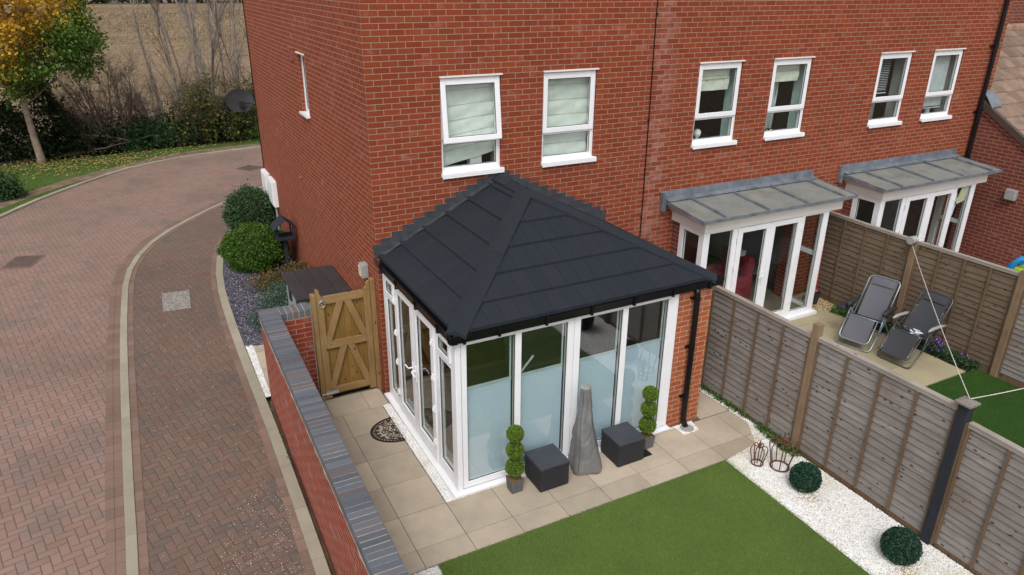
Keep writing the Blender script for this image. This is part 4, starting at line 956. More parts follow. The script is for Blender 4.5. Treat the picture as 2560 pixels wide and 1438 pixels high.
# furniture inside
MAT['grey_fabric'] = m_plain('grey_sofa_fabric', (.16, .16, .16), .9)
t = thing('sofa', (2.6, -.7, .03), 'grey sofa inside the garden room, dim behind the glass', 'sofa')
m = MB(); m.box((1.9, -.9, .1), (3.3, -.15, .45)); m.build('seat', 'grey_fabric', t, bevel=.05)
m = MB(); m.box((1.9, -.3, .45), (3.3, -.1, .85)); m.build('backrest', 'grey_fabric', t, bevel=.05)
# downpipe + drain
t = thing('downpipe', (3.43, -2.68, 0), 'black downpipe in front of the orange brick pier of the garden room', 'downpipe')
m = MB(); m.tube([(3.43, -2.645, 2.08), (3.43, -2.65, 2.03), (3.43, -2.665, 1.97), (3.43, -2.665, .16), (3.43, -2.67, .10), (3.43, -2.73, .02)], .039, 12); m.build('pipe', 'black_plastic', t, smooth=True)
for z in (.45, 1.22, 1.93):
    m = MB(); m.tube([(3.43, -2.665, z), (3.43, -2.665, z+.045)], .042, 12); m.box((3.36, -2.64, z+.01), (3.50, -2.602, z+.035)); m.build('clip', 'black_plastic', t)
t = thing('drain', (3.43, -2.76, .01), 'round black slotted drain under the downpipe, ringed by white stones', 'drain')
m = MB(); m.lathe([(.085, .01), (.095, .01), (.095, .022), (.085, .026)], (3.43, -2.76, 0), 28); m.build('rim', 'grey_plastic', t)
m = MB()
for i in range(-4, 5):
    w_ = math.sqrt(max(.084**2-(i*.019)**2, 0)); m.box((3.43-w_, -2.76+i*.019-.005, .012), (3.43+w_, -2.76+i*.019+.005, .024))
m.build('bars', 'gasket', t)

# ================================================================ GARDEN WALL, GATE
def wx(y): return -1.565-.0125*(.62-y)      # outer face
t = thing('garden_wall', (-1.45, -2, 0), 'red brick garden wall with blue engineering brick coping between pavement and patio', 'wall')
m = MB(); ya, yb = .62, -7.4
oa, ob = wx(ya), wx(yb)
m.prism([(oa+.012, ya-.005, -.1), (ob+.012, yb, -.1), (ob+.235, yb, -.1), (oa+.235, ya-.005, -.1)], (0, 0, 1.435))
m.prism([(-1.33, .35, -.1), (-.905, .35, -.1), (-.905, .605, -.1), (-1.335, .605, -.1)], (0, 0, 1.432)); m.build('wall', 'brick_wall', t)
MAT['mortar'] = m_plain('sandy_mortar', (.36, .30, .215), .95, var=.3, sc=9, bump=.9, bsc=18)
m = MB()
line = [(wx(ya-(ya-yb)*i/60), ya-(ya-yb)*i/60) for i in range(61)]
L1_ = offset(line, .002); L2_ = offset(line, .244)
m.prism([(p[0]-.006+random.uniform(-.010, .006), p[1], 1.318) for p in L1_]+[(p[0]+.004, p[1], 1.318) for p in L2_[::-1]], (0, 0, .036)); m.build('mortar_bed', 'mortar', t)
m = MB(); m.box((-1.32, .345, 1.333), (-.905, .61, 1.353)); m.build('mortar_bed', 'mortar', t)
t_ = NT('blue_engineering_brick'); P_ = t_.pos(); i_ = t_.island()
c_ = t_.ramp(i_, [(0, (.055, .062, .080)), (.35, (.085, .093, .115)), (.7, (.11, .115, .135)), (.86, (.12, .085, .09)), (1, (.085, .05, .05))])
c_ = t_.mix(t_.math('MULTIPLY', t_.noise(P_, 14, 5, .7), .5), c_, (.15, .155, .165))
t_.pbr(c_, .65, 0, t_.bump(t_.noise(P_, 60, 3), .25, .003), .4); MAT['blue_brick'] = t_.m
MAT['pale_mortar'] = m_plain('pale_coping_mortar', (.34, .31, .235), .95, var=.25, sc=20)
units(line, -.006,   .252, .078, .0075, 1.354, 1.456, .003).build('coping', 'blue_brick', t, bevel=.004)
m = MB(); m.prism([(p[0], p[1], 1.350) for p in offset(line, .002)]+[(p[0], p[1], 1.350) for p in offset(line, .246)[::-1]], (0, 0, .101)); m.build('coping_mortar', 'pale_mortar', t)
l2 = [(-1.30+.02*i, .48) for i in range(20)]+[(-.905, .48)]
units([(-1.308, .48), (-.905, .48)], -.145, .125, .0805, .010, 1.352, 1.454, .003).build('coping', 'blue_brick', t, bevel=.004)
m = MB(); m.box((-1.31, .34, 1.353), (-.907, .60, 1.450)); m.build('coping_mortar', 'pale_mortar', t)

GT = thing('garden_gate', (-.45, .22, 0), 'new pine ledged and braced garden gate between brick wall and house', 'gate')
g0, g1, gy = -.84, -.075, .20
m = MB()
for x, s_ in ((g0, 1), (g1, -1)):
    e = x+s_*.095
    prof = [(x, .04), (e, .04), (e, 1.63), (e-s_*.012, 1.66), (x+s_*.05, 1.70), (x+s_*.045, 1.75), (x+s_*.03, 1.775), (x, 1.78)]
    MB().prism([(a, gy, b) for a, b in prof], (0, .045, 0)).build('stile', 'pine', GT, bevel=.003)
for z0, z1 in ((.10, .20), (.84, .95), (1.54, 1.655)):
    MB().box((g0+.095, gy+.003, z0), (g1-.095, gy+.045, z1)) if False else None
    r = MB(); r.box((g0+.096, gy+.003, z0), (g1-.096, gy+.045, z1)); r.build('rail', 'pine_h', GT, bevel=.003)
xm = (g0+g1)/2
for zb, zt in ((.20, .84), (.95, 1.54)):
    for s_ in (-1, 1):
        a = (xm+s_*.27, zb); b = (xm+s_*.055, zt); w_ = .045
        q = [(a[0]-w_, zb), (a[0]+w_*.3, zb), (b[0]+w_*.65, zt), (b[0]-w_*.65, zt)] if s_ > 0 else [(a[0]-w_*.3, zb), (a[0]+w_, zb), (b[0]+w_*.65, zt), (b[0]-w_*.65, zt)]
        q = [(a[0]-.05, zb), (a[0]+.05, zb), (b[0]+.05, zt), (b[0]-.05, zt)]
        MB().prism([(x, gy+.006, z) for x, z in q], (0, .03, 0)).build('brace', 'pine', GT, bevel=.002)
m = MB(); n = 8; bw = (g1-g0-.10)/n
for i in range(n): m.box((g0+.05+i*bw+.001, gy+.046+.001*(i % 2), .06), (g0+.05+(i+1)*bw-.0015, gy+.062, 1.60))
m.build('boards', 'pine_board', GT)
m = MB(); m.lathe([(.03, 0), (.032, .004), (.0, .006)], (0, 0, 0), 16); 
rg = MB(); rg.tube([(g0+.07+.045*math.cos(a), gy-.02, 1.555+.045*math.sin(a)) for a in np.linspace(0, 2*math.pi, 20, endpoint=False)], .006, 6, True); rg.box((g0+.05, gy-.012, 1.585), (g0+.09, gy-.001, 1.62)); rg.build('ring_latch', 'steel', GT)
bt = MB(); bt.box((g0+.01, gy-.008, .10), (g0+.19, gy-.001, .16)); bt.tube([(g0-.06, gy-.02, .13), (g0+.18, gy-.02, .13)], .009, 8); bt.box((g0+.12, gy-.03, .115), (g0+.135, gy-.008, .145)); bt.build('bolt', 'steel', GT)
m = MB(); m.box((-.905, .19, -.05), (-.845, .30, 1.70)); tag(m.build('gate_post', 'pine', bevel=.003), 'pine gate post fixed against the end of the brick wall', 'post')
m = MB(); m.box((-.070, .17, -.05), (-.004, .27, 1.80)); tag(m.build('gate_post', 'pine', bevel=.003), 'pine gate post fixed against the house corner', 'post')

# ================================================================ FENCES
def tf_copy(o, d, rot=0):
    c = o.copy(); S.collection.objects.link(c); return c
def dup(root, loc, rotz=None, label=None):
    """a copy of a thing with copies of its parts (and theirs)"""
    r = root.copy(); S.collection.objects.link(r); r.location = loc
    if rotz is not None: r.rotation_euler = (0, 0, rotz)
    if label: r['label'] = label
    def rec(a, b):
        for ch in [o for o in S.objects if o.parent == a]:
            c = ch.copy(); S.collection.objects.link(c); c.parent = b; c.matrix_parent_inverse = ch.matrix_parent_inverse.copy(); rec(ch, c)
    rec(root, r); return r
def panel(parent, x, y0, y1, zb, zt0, zt1, brown=False, nb=17, dipside=-1):
    """waney-lap panel in plane x between y0 (near house) and y1; top falls from zt0 to zt1"""
    m = MB(); L = y1-y0
    cuts = [0]+[(i+random.uniform(-.13, .13))/nb for i in range(1, nb)]+[1]
    for i in range(nb):
        a, b = cuts[i], cuts[i+1]; sl0 = random.uniform(-.012, .012)
        seg = 6; prev = None
        top = []; bot = []
        for k in range(seg+1):
            u = k/seg; y = y0+L*u; zt = zt0+(zt1-zt0)*u-.03; h = zt-zb
            w0 = (.004*math.sin(i*2.1+k*1.7)+sl0*(u-.5)) if i else 0; w1 = .0
            bot.append((x-.020, y, zb+h*a+w0)); top.append((x-.002, y, zb+h*b+.012))
        vs = bot+top+[(x-.012, p[1], p[2]) for p in bot]+[(x+.008, p[1], p[2]) for p in top]; n = seg+1; fs = []
        for k in range(seg): fs += [(k, k+1, n+k+1, n+k), (2*n+k+1, 2*n+k, 3*n+k, 3*n+k+1), (k, 2*n+k, 2*n+k+1, k+1)]
        m.add(vs, fs)
    po = m.build('fence_panel', 'fence_board_brown' if brown else 'fence_board', parent)
    r = MB(); r.prism([(x-.040, y0, zt0-.055), (x-.040, y1, zt1-.055), (x-.040, y1, zt1-.018), (x-.040, y0, zt0-.018)], (.018, 0, 0)); r.prism([(x-.045, y0, zt0-.018), (x-.045, y1, zt1-.018), (x-.045, y1, zt1), (x-.045, y0, zt0)], (.072, 0, 0)); r.build('capping', 'fence_rail', po)
    for k in range(5):
        u = k/4; y = y0+L*u; wd = .0145; yy = min(max(y, min(y0, y1)+wd), max(y0, y1)-wd); zt = zt0+(zt1-zt0)*u-.055
        b_ = MB(); b_.box((x-.046, yy-wd, zb), (x-.029, yy+wd, zt)); b_.build('batten', 'batten', po)
    g = MB(); g.box((x-.012, min(y0, y1), zb-.14), (x+.012, max(y0, y1), zb-.004)); g.build('gravel_board', 'batten', po)
    return po
F1 = thing('fence', (4.38, -3.8, 0), 'weathered lap panel fence between the lawn garden and the recliner garden, black painted post', 'fence')
FX = 4.40
for y, zt, mt, w_ in ((-.06, 1.80, 'post', .045), (-1.93, 1.76, 'post', .045), (-3.80, 1.875, 'post', .048), (-7.55, 1.8, 'post', .048)):
    m = MB(); m.box((FX-.06, y-w_, -.1), (FX+.035, y+w_, zt)); m.build('post', mt, F1, bevel=.004)
m = MB(); m.box((FX-.075, -5.70-.052, -.02), (FX+.04, -5.70+.052, 1.80)); m.build('post', 'post_dark', F1, bevel=.004)
m = MB(); m.box((FX-.105, -5.70-.085, 1.80), (FX+.07, -5.70+.085, 1.822)); m.add([(FX-.105, -5.785, 1.822), (FX+.07, -5.785, 1.822), (FX+.07, -5.615, 1.822), (FX-.105, -5.615, 1.822), (FX-.017, -5.70, 1.85)], [(0,1,4),(1,2,4),(2,3,4),(3,0,4)]); m.build('post_cap', 'fence_board', F1)
m = MB(); m.box((FX-.05, -5.7-.075, .02), (FX+.02, -5.7-.053, 1.6)); m.build('batten', 'batten', F1)
panel(F1, FX, -.11, -1.88, .07, 1.70, 1.70); panel(F1, FX, -1.98, -3.75, .07, 1.70, 1.71); panel(F1, FX, -3.85, -5.645, .07, 1.715, 1.735); panel(F1, FX, -5.78, -7.5, .06, 1.62, 1.58)
F2 = thing('fence', (8.8, -3.8, 0), 'brown lap panel fence behind the two recliners', 'fence')
GX = 8.80
for y, zt in ((-.12, 1.74), (-2.03, 1.70), (-3.80, 1.80), (-5.75, 1.75)):
    m = MB(); m.box((GX-.07, y-.05, -.1), (GX+.04, y+.05, zt)); m.build('post', 'post', F2, bevel=.004)
panel(F2, GX, -.17, -1.98, .10, 1.73, 1.72, True, 17); panel(F2, GX, -2.08, -3.75, .10, 1.72, 1.74, True, 17); panel(F2, GX, -3.85, -5.7, .10, 1.60, 1.55, False, 17); panel(F2, GX, -5.8, -7.6, .10, 1.55, 1.5, False, 17)
# the line strung from post to post
t = thing('washing_line', (8.75, -2.03, 1.7), 'white washing line strung from the post pulley over the recliners to the black post', 'washing line')
def sag(a, b, s, n=14): a, b = Vector(a), Vector(b); return [a.lerp(b, i/n)-Vector((0, 0, 4*s*(i/n)*(1-i/n))) for i in range(n+1)]
MAT['cord'] = m_plain('white_cord', (.66, .60, .56), .7)
m = MB(); m.tube(sag((8.70, -2.03, 1.64), (4.40, -5.70, 1.85), .05), .0045, 5); m.tube(sag((4.42, -5.70, 1.845), (8.75, -5.75, 1.5), .08), .0045, 5); m.build('cord', 'cord', t)
m = MB(); m.tube([(8.60, -2.03, 1.74), (8.74, -2.03, 1.74)], .065, 18); m.tube([(8.615, -2.03, 1.74), (8.625, -2.03, 1.74)], .072, 18); m.build('reel', 'grey_plastic', t)

# ================================================================ FURNITURE AND PLANTS ON THE PATIO
def m_rattan():
    t = NT('moulded_rattan'); P = t.pos(); q = t.xyz(P)
    a = t.math('SINE', t.math('MULTIPLY', t.math('ADD', q[0], q[1]), 2*math.pi/.024)); b = t.math('SINE', t.math('MULTIPLY', q[2], 2*math.pi/.018))
    h = t.math('MULTIPLY', a, b); c = t.mix(smooth(t, h, -.6, .8), (.007, .008, .011), (.028, .030, .038))
    t.pbr(c, .5, 0, t.bump(h, .9, .006), .45); return t.m
MAT['rattan'] = m_rattan(); MAT['cube_lid'] = m_plain('charcoal_plastic_lid', (.040, .043, .052), .55, var=.1, bump=.1)
def cube(x, y, label):
    t = thing('storage_cube', (x, y, .01), label, 'storage cube', 'rattan storage cubes on the patio')
    w_ = .205
    m = MB(); m.box((x-w_+.015, y-w_+.015, .012), (x+w_-.015, y+w_-.015, .03)); m.box((x-w_+.008, y-w_+.008, .03), (x+w_-.008, y+w_-.008, .325)); m.build('body', 'rattan', t, bevel=.012)
    for sx in (-1, 1):
        for sy in (-1, 1):
            m = MB(); m.box((x+sx*(w_-.04)-.036, y+sy*(w_-.04)-.036, .03), (x+sx*(w_-.04)+.036, y+sy*(w_-.04)+.036, .322)) if True else 0; m.build('corner_leg', 'rattan', t, bevel=.008)
    m = MB(); m.box((x-w_, y-w_, .326), (x+w_, y+w_, .366)); m.build('lid', 'cube_lid', t, bevel=.008)
    m = MB(); m.box((x-.05, y-w_-.001, .327), (x+.05, y-w_+.01, .336)); m.build('finger_slot', 'gasket', t)
    return t
c1 = cube(1.125, -2.845, 'charcoal rattan cube beside the left topiary planter')
dup(c1, (2.25, -2.865, .01), 0, 'charcoal rattan cube right of the grey cover, by the right topiary planter')
MAT['planter'] = m_wood('grey_slatted_planter', (.13, .125, .13), (.19, .185, .19), (.10, .10, .105), 'z', 0)
MAT['boxleaf'] = m_leaf('box_leaves', [(0, (.045, .10, .008)), (.5, (.13, .23, .02)), (1, (.28, .38, .05))], 12, .25)
MAT['boxdark'] = m_leaf('dark_box_leaves', [(0, (.008, .03, .018)), (.55, (.018, .065, .035)), (.9, (.04, .11, .06)), (1, (.10, .17, .12))], 14, .15)
MAT['moss'] = m_plain('coir_moss', (.16, .09, .03), .95, var=.5, sc=40, bump=.6)
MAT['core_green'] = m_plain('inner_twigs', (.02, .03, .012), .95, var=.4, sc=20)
def leafball(name, c, r, n, size, mat, parent=None, squash=1., core=.86):
    d = rng.normal(size=(n, 3)); d /= np.linalg.norm(d, axis=1)[:, None]
    lump = 1+.02*np.sin(d[:, 0]*9+c[0]*7)*np.cos(d[:, 1]*8+c[1]*5)+.015*np.sin(d[:, 2]*11)
    rad = r*rng.uniform(core, 1.04, n)*lump; P = d*rad[:, None]*np.array([1, 1, squash])+np.array(c)
    sc = rng.uniform(.6, 1.2, n)*size; V, F = scatter(LEAF_V, LEAF_F, P, np.column_stack([sc, sc*1.2, sc]), rrot(n))
    return np_mesh(name, V, F, mat, parent)
def topiary(x, y, label):
    t = thing('topiary_planter', (x, y, .01), label, 'topiary', 'triple ball topiaries in grey planters')
    w0, w1 = .068, .082
    m = MB(); n = 7
    for s_ in range(4):
        Mr = Matrix.Translation((x, y, 0)) @ Matrix.Rotation(s_*math.pi/2, 4, 'Z')
        for i in range(n):
            a, b = -1+2*i/n+.02, -1+2*(i+1)/n-.02
            vs = [Mr @ Vector(p) for p in [(a*w0, -w0, .012), (b*w0, -w0, .012), (b*w1, -w1, .19), (a*w1, -w1, .19), (a*w0, -w0+.006, .012), (b*w0, -w0+.006, .012), (b*w1, -w1+.006, .19), (a*w1, -w1+.006, .19)]]
            m.add(vs, [(0,1,2,3),(1,5,6,2),(4,0,3,7),(3,2,6,7)])
    m.box((x-w0+.004, y-w0+.004, .012), (x+w0-.004, y+w0-.004, .17)); m.build('planter', 'planter', t)
    m = MB(); m.box((x-w1+.008, y-w1+.008, .168), (x+w1-.008, y+w1-.008, .182)); m.build('moss', 'moss', t)
    m = MB(); m.tube([(x, y, .17), (x, y, .85)], .010, 6); m.build('stem', 'batten', t)
    for z, r in ((.345, .112), (.590, .104), (.822, .098)):
        b = leafball('foliage_ball', (0, 0, 0), r, 3600, .015, 'boxleaf', t, core=.90); b.location = (x, y, z)
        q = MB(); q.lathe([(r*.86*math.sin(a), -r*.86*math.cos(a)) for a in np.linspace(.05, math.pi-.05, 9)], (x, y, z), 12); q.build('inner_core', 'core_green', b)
        b.children[0].matrix_parent_inverse = Matrix.Translation((-x, -y, -z))
    return t
t1 = topiary(.685, -2.835, 'left topiary of three clipped green balls in a grey slatted planter')
dup(t1, (2.665, -2.83, .01), .05, 'right topiary of three clipped green balls, behind the right hand cube')
m = MB(); m.box((2.45, -3.03, .012), (2.62, -2.86, .022)); tag(m.build('base_tray', 'gasket'), 'thin black tray sticking out beside the right hand cube', 'tray')
# grey cover standing between the cubes
def m_cover():
    t = NT('grey_cover_fabric'); P = t.pos(); n = t.noise(t.scale(P, (3, 3, 1.4)), 2.5, 4)
    c = t.ramp(n, [(.3, (.125, .122, .120)), (.7, (.20, .196, .192))]); rg_ = t.n('ShaderNodeTexNoise', noise_type='RIDGED_MULTIFRACTAL'); t.l(t.scale(P, (1, 1, .6)), rg_.inputs['Vector']); rg_.inputs['Scale'].default_value = 5; rg_.inputs['Detail'].default_value = 3; t.pbr(c, .5, 0, t.bump(rg_.outputs[0], .8, .03), .45); return t.m
MAT['cover'] = m_cover()
CV = thing('heater_cover', (1.69, -2.84, .01), 'tall grey fabric cover over a garden heater, between the two rattan cubes', 'cover')
n = 72; prof = [(0, .178), (.02, .190), (.08, .192), (.2, .180), (.34, .158), (.48, .137), (.60, .120), (.70, .104), (.82, .088), (.94, .078), (1.06, .070), (1.15, .066), (1.165, .069), (1.175, .065)]
from mathutils import noise as mnoise
def cover_pt(z, r, a):
    h = z/1.175; sq = 1+.30*max(0, 1-h*1.25)*(abs(math.cos(2*(a-.45)))**3-.25)
    amp = math.sin(min(1, h*1.1+.04)*math.pi)**.5 if h < .96 else 0
    fold = .013*math.sin(3*a+5*h)+.007*math.sin(5*a-8*h)+.012*(abs(mnoise.noise(Vector((math.cos(a)*2.2, math.sin(a)*2.2, z*5+3))))-.2)+.005*mnoise.noise(Vector((math.cos(a)*6, math.sin(a)*6, z*13)))-.008*max(0, math.sin(z*26+2.5*math.sin(a*2)))**4
    rr = r*sq+fold*amp*.85; return (1.69-.045*h**1.5+rr*math.cos(a)+.012*math.sin(z*7), -2.84+.02*h+rr*math.sin(a), .012+z+(.012*math.sin(a*4+1) if z < .01 else 0))
def prof_at(z):
    for (z0_, r0_), (z1_, r1_) in zip(prof, prof[1:]):
        if z <= z1_: return r0_+(r1_-r0_)*(z-z0_)/(z1_-z0_)
    return prof[-1][1]
zz_ = sorted(set([0, .02]+[.05+.022*i for i in range(50)]+[1.155, 1.165, 1.175])); m = MB()
vs = [cover_pt(z, prof_at(z), 2*math.pi*k/n) for z in zz_ for k in range(n)]
fs = [(i*n+k, i*n+(k+1) % n, (i+1)*n+(k+1) % n, (i+1)*n+k) for i in range(len(zz_)-1) for k in range(n)]+[tuple((len(zz_)-1)*n+k for k in range(n))]
m.add(vs, fs); m.build('fabric', 'cover', CV, smooth=True)
m = MB(); m.lathe([(0, 0), (.062, .001), (.064, .008), (.055, .014), (0, .018)], (1.645, -2.82, 1.186), 20); m.build('top_patch', m_plain('pale_cover_top', (.26, .255, .25), .7), CV)
for a0 in (0.6, 2.2, 3.75, 5.3):
    m = MB(); m.tube([tuple(Vector(cover_pt(z, prof_at(z)+.0015, a0))) for z in zz_[2:-3]], .0035, 5); m.build('seam', 'cube_lid', CV)
# door mat
MT = thing('door_mat', (-.3, -.95, .012), 'black half round rubber door mat with scrollwork, on the slabs by the side doors', 'door mat')
def hm(u, v): return (-.13-.385*v, -.955+.30*u, .014)   # u -1..1 along the flat edge, v 0..1 outwards
rim = [hm(math.cos(a), math.sin(a)) for a in np.linspace(0, math.pi, 30)]
def ribbon(m, pts, w, z0=.012, z1=.018, closed=False):
    P2 = [(p[0], p[1]) for p in pts]+([(pts[0][0], pts[0][1])] if closed else []); A, B = offset(P2, w/2), offset(P2, -w/2); n = len(P2)
    vs = [(x, y, z1) for x, y in A]+[(x, y, z1) for x, y in B]+[(x, y, z0) for x, y in A]+[(x, y, z0) for x, y in B]
    m.add(vs, [f for i in range(n-1) for f in ((i, i+1, n+i+1, n+i), (i, 2*n+i, 2*n+i+1, i+1), (n+i, n+i+1, 3*n+i+1, 3*n+i))])
m = MB(); ribbon(m, rim+[hm(-1, 0), hm(-.5, 0), hm(0, 0), hm(.5, 0)], .030, closed=True); ribbon(m, [hm(.82*math.cos(a), .08+.76*math.sin(a)) for a in np.linspace(.02, math.pi-.02, 28)], .010); m.build('rim', 'gasket', MT)
m = MB()
def scroll(u, v, r, turn, d, w=.011): ribbon(m, [hm(u+r*(1-k/26*.85)*math.cos(turn+d*k/26*8.5), v+r*.78*(1-k/26*.85)*math.sin(turn+d*k/26*8.5)) for k in range(27)], w)
for u, v, r, tn in ((.5, .2, .2, 0), (.0, .22, .2, 1.5), (.28, .45, .19, 3), (0, .55, .18, 4.2), (.62, .44, .13, 2), (.24, .16, .11, 5), (.42, .68, .11, 1), (.15, .76, .10, .5), (.78, .2, .10, 2.6)):
    scroll(u, v, r, tn, 1)
    if u: scroll(-u, v, r, math.pi-tn, -1)
for k in range(22):
    a = math.pi*(k+.5)/22; ribbon(m, [hm(.84*math.cos(a), .08+.78*math.sin(a)), hm(.97*math.cos(a+.04), .97*math.sin(a+.04))], .014)
for k in range(9): ribbon(m, [hm(-.8+.2*k, .0), hm(-.75+.2*k, .09)], .012)
m.build('scrollwork', 'gasket', MT)
# rusty crown frames
def crown(x, y, rr, rb, H, nrib, label, wire):
    t = thing('crown_plant_support', (x, y, .01), label, 'plant support')
    m = MB(); m.tube([(x+rr*math.cos(a), y+rr*math.sin(a), .022) for a in np.linspace(0, 2*math.pi, 28, endpoint=False)], wire*1.15, 6, True); m.build('base_ring', 'rust', t)
    for k in range(nrib):
        a = 2*math.pi*(k+.3)/nrib; pr_ = [(rr, .02), (rr*1.02, .12*H), (rb*.88, .38*H), (rb, .56*H), (rb*.95, .66*H), (rb*.72, .735*H), (rb*.4, .73*H), (rb*.12, .66*H), (.004, .65*H)]
        pts = crom([(p, q) for p, q in pr_], 4); m = MB(); m.tube([(x+p*math.cos(a), y+p*math.sin(a), q) for p, q in pts], wire*.8, 5); m.build('rib', 'rust', t)
    m = MB(); m.lathe([(.006, .62*H), (.016, .68*H), (.010, .74*H), (.020, .79*H), (.018, .83*H), (.006, .91*H), (.0015, H)], (x, y, 0), 10); m.tube([(x, y, .02), (x, y, .64*H)], wire*.9, 6) if H < .45 else None; m.build('finial', 'rust', t)
    return t
crown(3.72, -3.79, .072, .105, .385, 6, 'smaller rusty crown shaped plant support standing on the white gravel', .0085)
crown(3.925, -3.975, .115, .165, .545, 7, 'larger rusty crown shaped plant support beside the fence', .0095)
def boxball(x, y, z, r, label, k):
    t = thing('box_ball', (x, y, .0), label, 'box ball', 'dark green box balls on the white gravel')
    b = leafball('foliage', (x, y, z), r, 11000, .019, 'boxdark', t, .97, .86)
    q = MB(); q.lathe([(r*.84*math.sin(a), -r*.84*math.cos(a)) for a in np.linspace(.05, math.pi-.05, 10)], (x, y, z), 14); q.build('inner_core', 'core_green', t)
    m = MB(); m.tube([(x, y, -.02), (x, y, z)], .02, 6); m.build('stem', 'batten', t)
    return t
boxball(3.865, -4.42, .175, .178, 'dark green clipped ball nearer the rusty crowns, on white gravel', 1)
boxball(3.85, -5.73, .185, .192, 'dark green clipped ball nearest the black painted fence post, on white gravel', 2)
for cx, cy in ((3.80, -4.60), (3.78, -5.92)):
    n = 160; c = rng.normal((cx, cy), .09, (n, 2)); P3 = np.column_stack([c, np.full(n, .014)]); s_ = rng.uniform(.012, .024, n)
    V, F = scatter(LEAF_V, LEAF_F, P3, s_, zrot(n)); struct(np_mesh('leaf_litter', V, F, 'fallen'), 'stuff')
# weeds along the fence foot
def weeds(name, poly, n, h, mat, size=.04):
    P = pts_in(poly, n); P3 = np.column_stack([P, .01+rng.uniform(0, 1, len(P))**1.6*h]); s_ = rng.uniform(.5, 1.2, len(P))*size
    V, F = scatter(LEAF_V, LEAF_F, P3, s_, rrot(len(P))); return struct(np_mesh(name, V, F, mat), 'stuff')
MAT['weed'] = m_leaf('weed_leaves', [(0, (.03, .08, .012)), (.6, (.06, .15, .02)), (1, (.14, .24, .05))], 9)
MAT['weed_dark'] = m_leaf('dark_weed_leaves', [(0, (.015, .045, .012)), (.6, (.03, .08, .02)), (1, (.07, .13, .04))], 9)
MAT['violet'] = m_island('violet_petals', [(0, (.10, .04, .30)), (.6, (.20, .08, .50)), (1, (.34, .18, .65))], .6)
for poly in ([(4.28, -3.15), (4.37, -3.15), (4.37, -3.55), (4.2, -3.75)], [(4.31, -.5), (4.37, -.5), (4.37, -1.5), (4.30, -1.45)], [(4.31, -1.6), (4.37, -1.6), (4.37, -3.1), (4.30, -2.9)], [(4.2, -3.7), (4.36, -3.5), (4.36, -3.95), (4.25, -3.95)]): weeds('weeds', poly, 700, .10, 'weed', .035)
weeds('weeds', [(-1.66, -1.2), (-1.60, -1.2), (-1.60, .4), (-1.63, .4)], 130, .035, 'weed_dark', .03)
stones('pea_gravel', [(8.1, -.75), (8.72, -.95), (8.72, -.1), (8.1, -.1)], 5000, .03, 'pea', .0, .8)
weeds('flower_bed', [(8.5, -3.45), (8.73, -3.6), (8.73, -1.1), (8.52, -1.1)], 5200, .16, 'weed_dark', .05)
weeds('flower_bed', [(8.35, -.95), (8.7, -1.0), (8.7, -1.5), (8.45, -1.35)], 1500, .15, 'weed', .05)
weeds('violet_flowers', [(8.5, -3.4), (8.70, -3.5), (8.70, -2.2), (8.5, -2.2)], 170, .2, 'violet', .035)
weeds('violet_flowers', [(8.58, -3.0), (8.68, -3.0), (8.68, -2.8), (8.58, -2.8)], 110, .28, 'violet', .04)

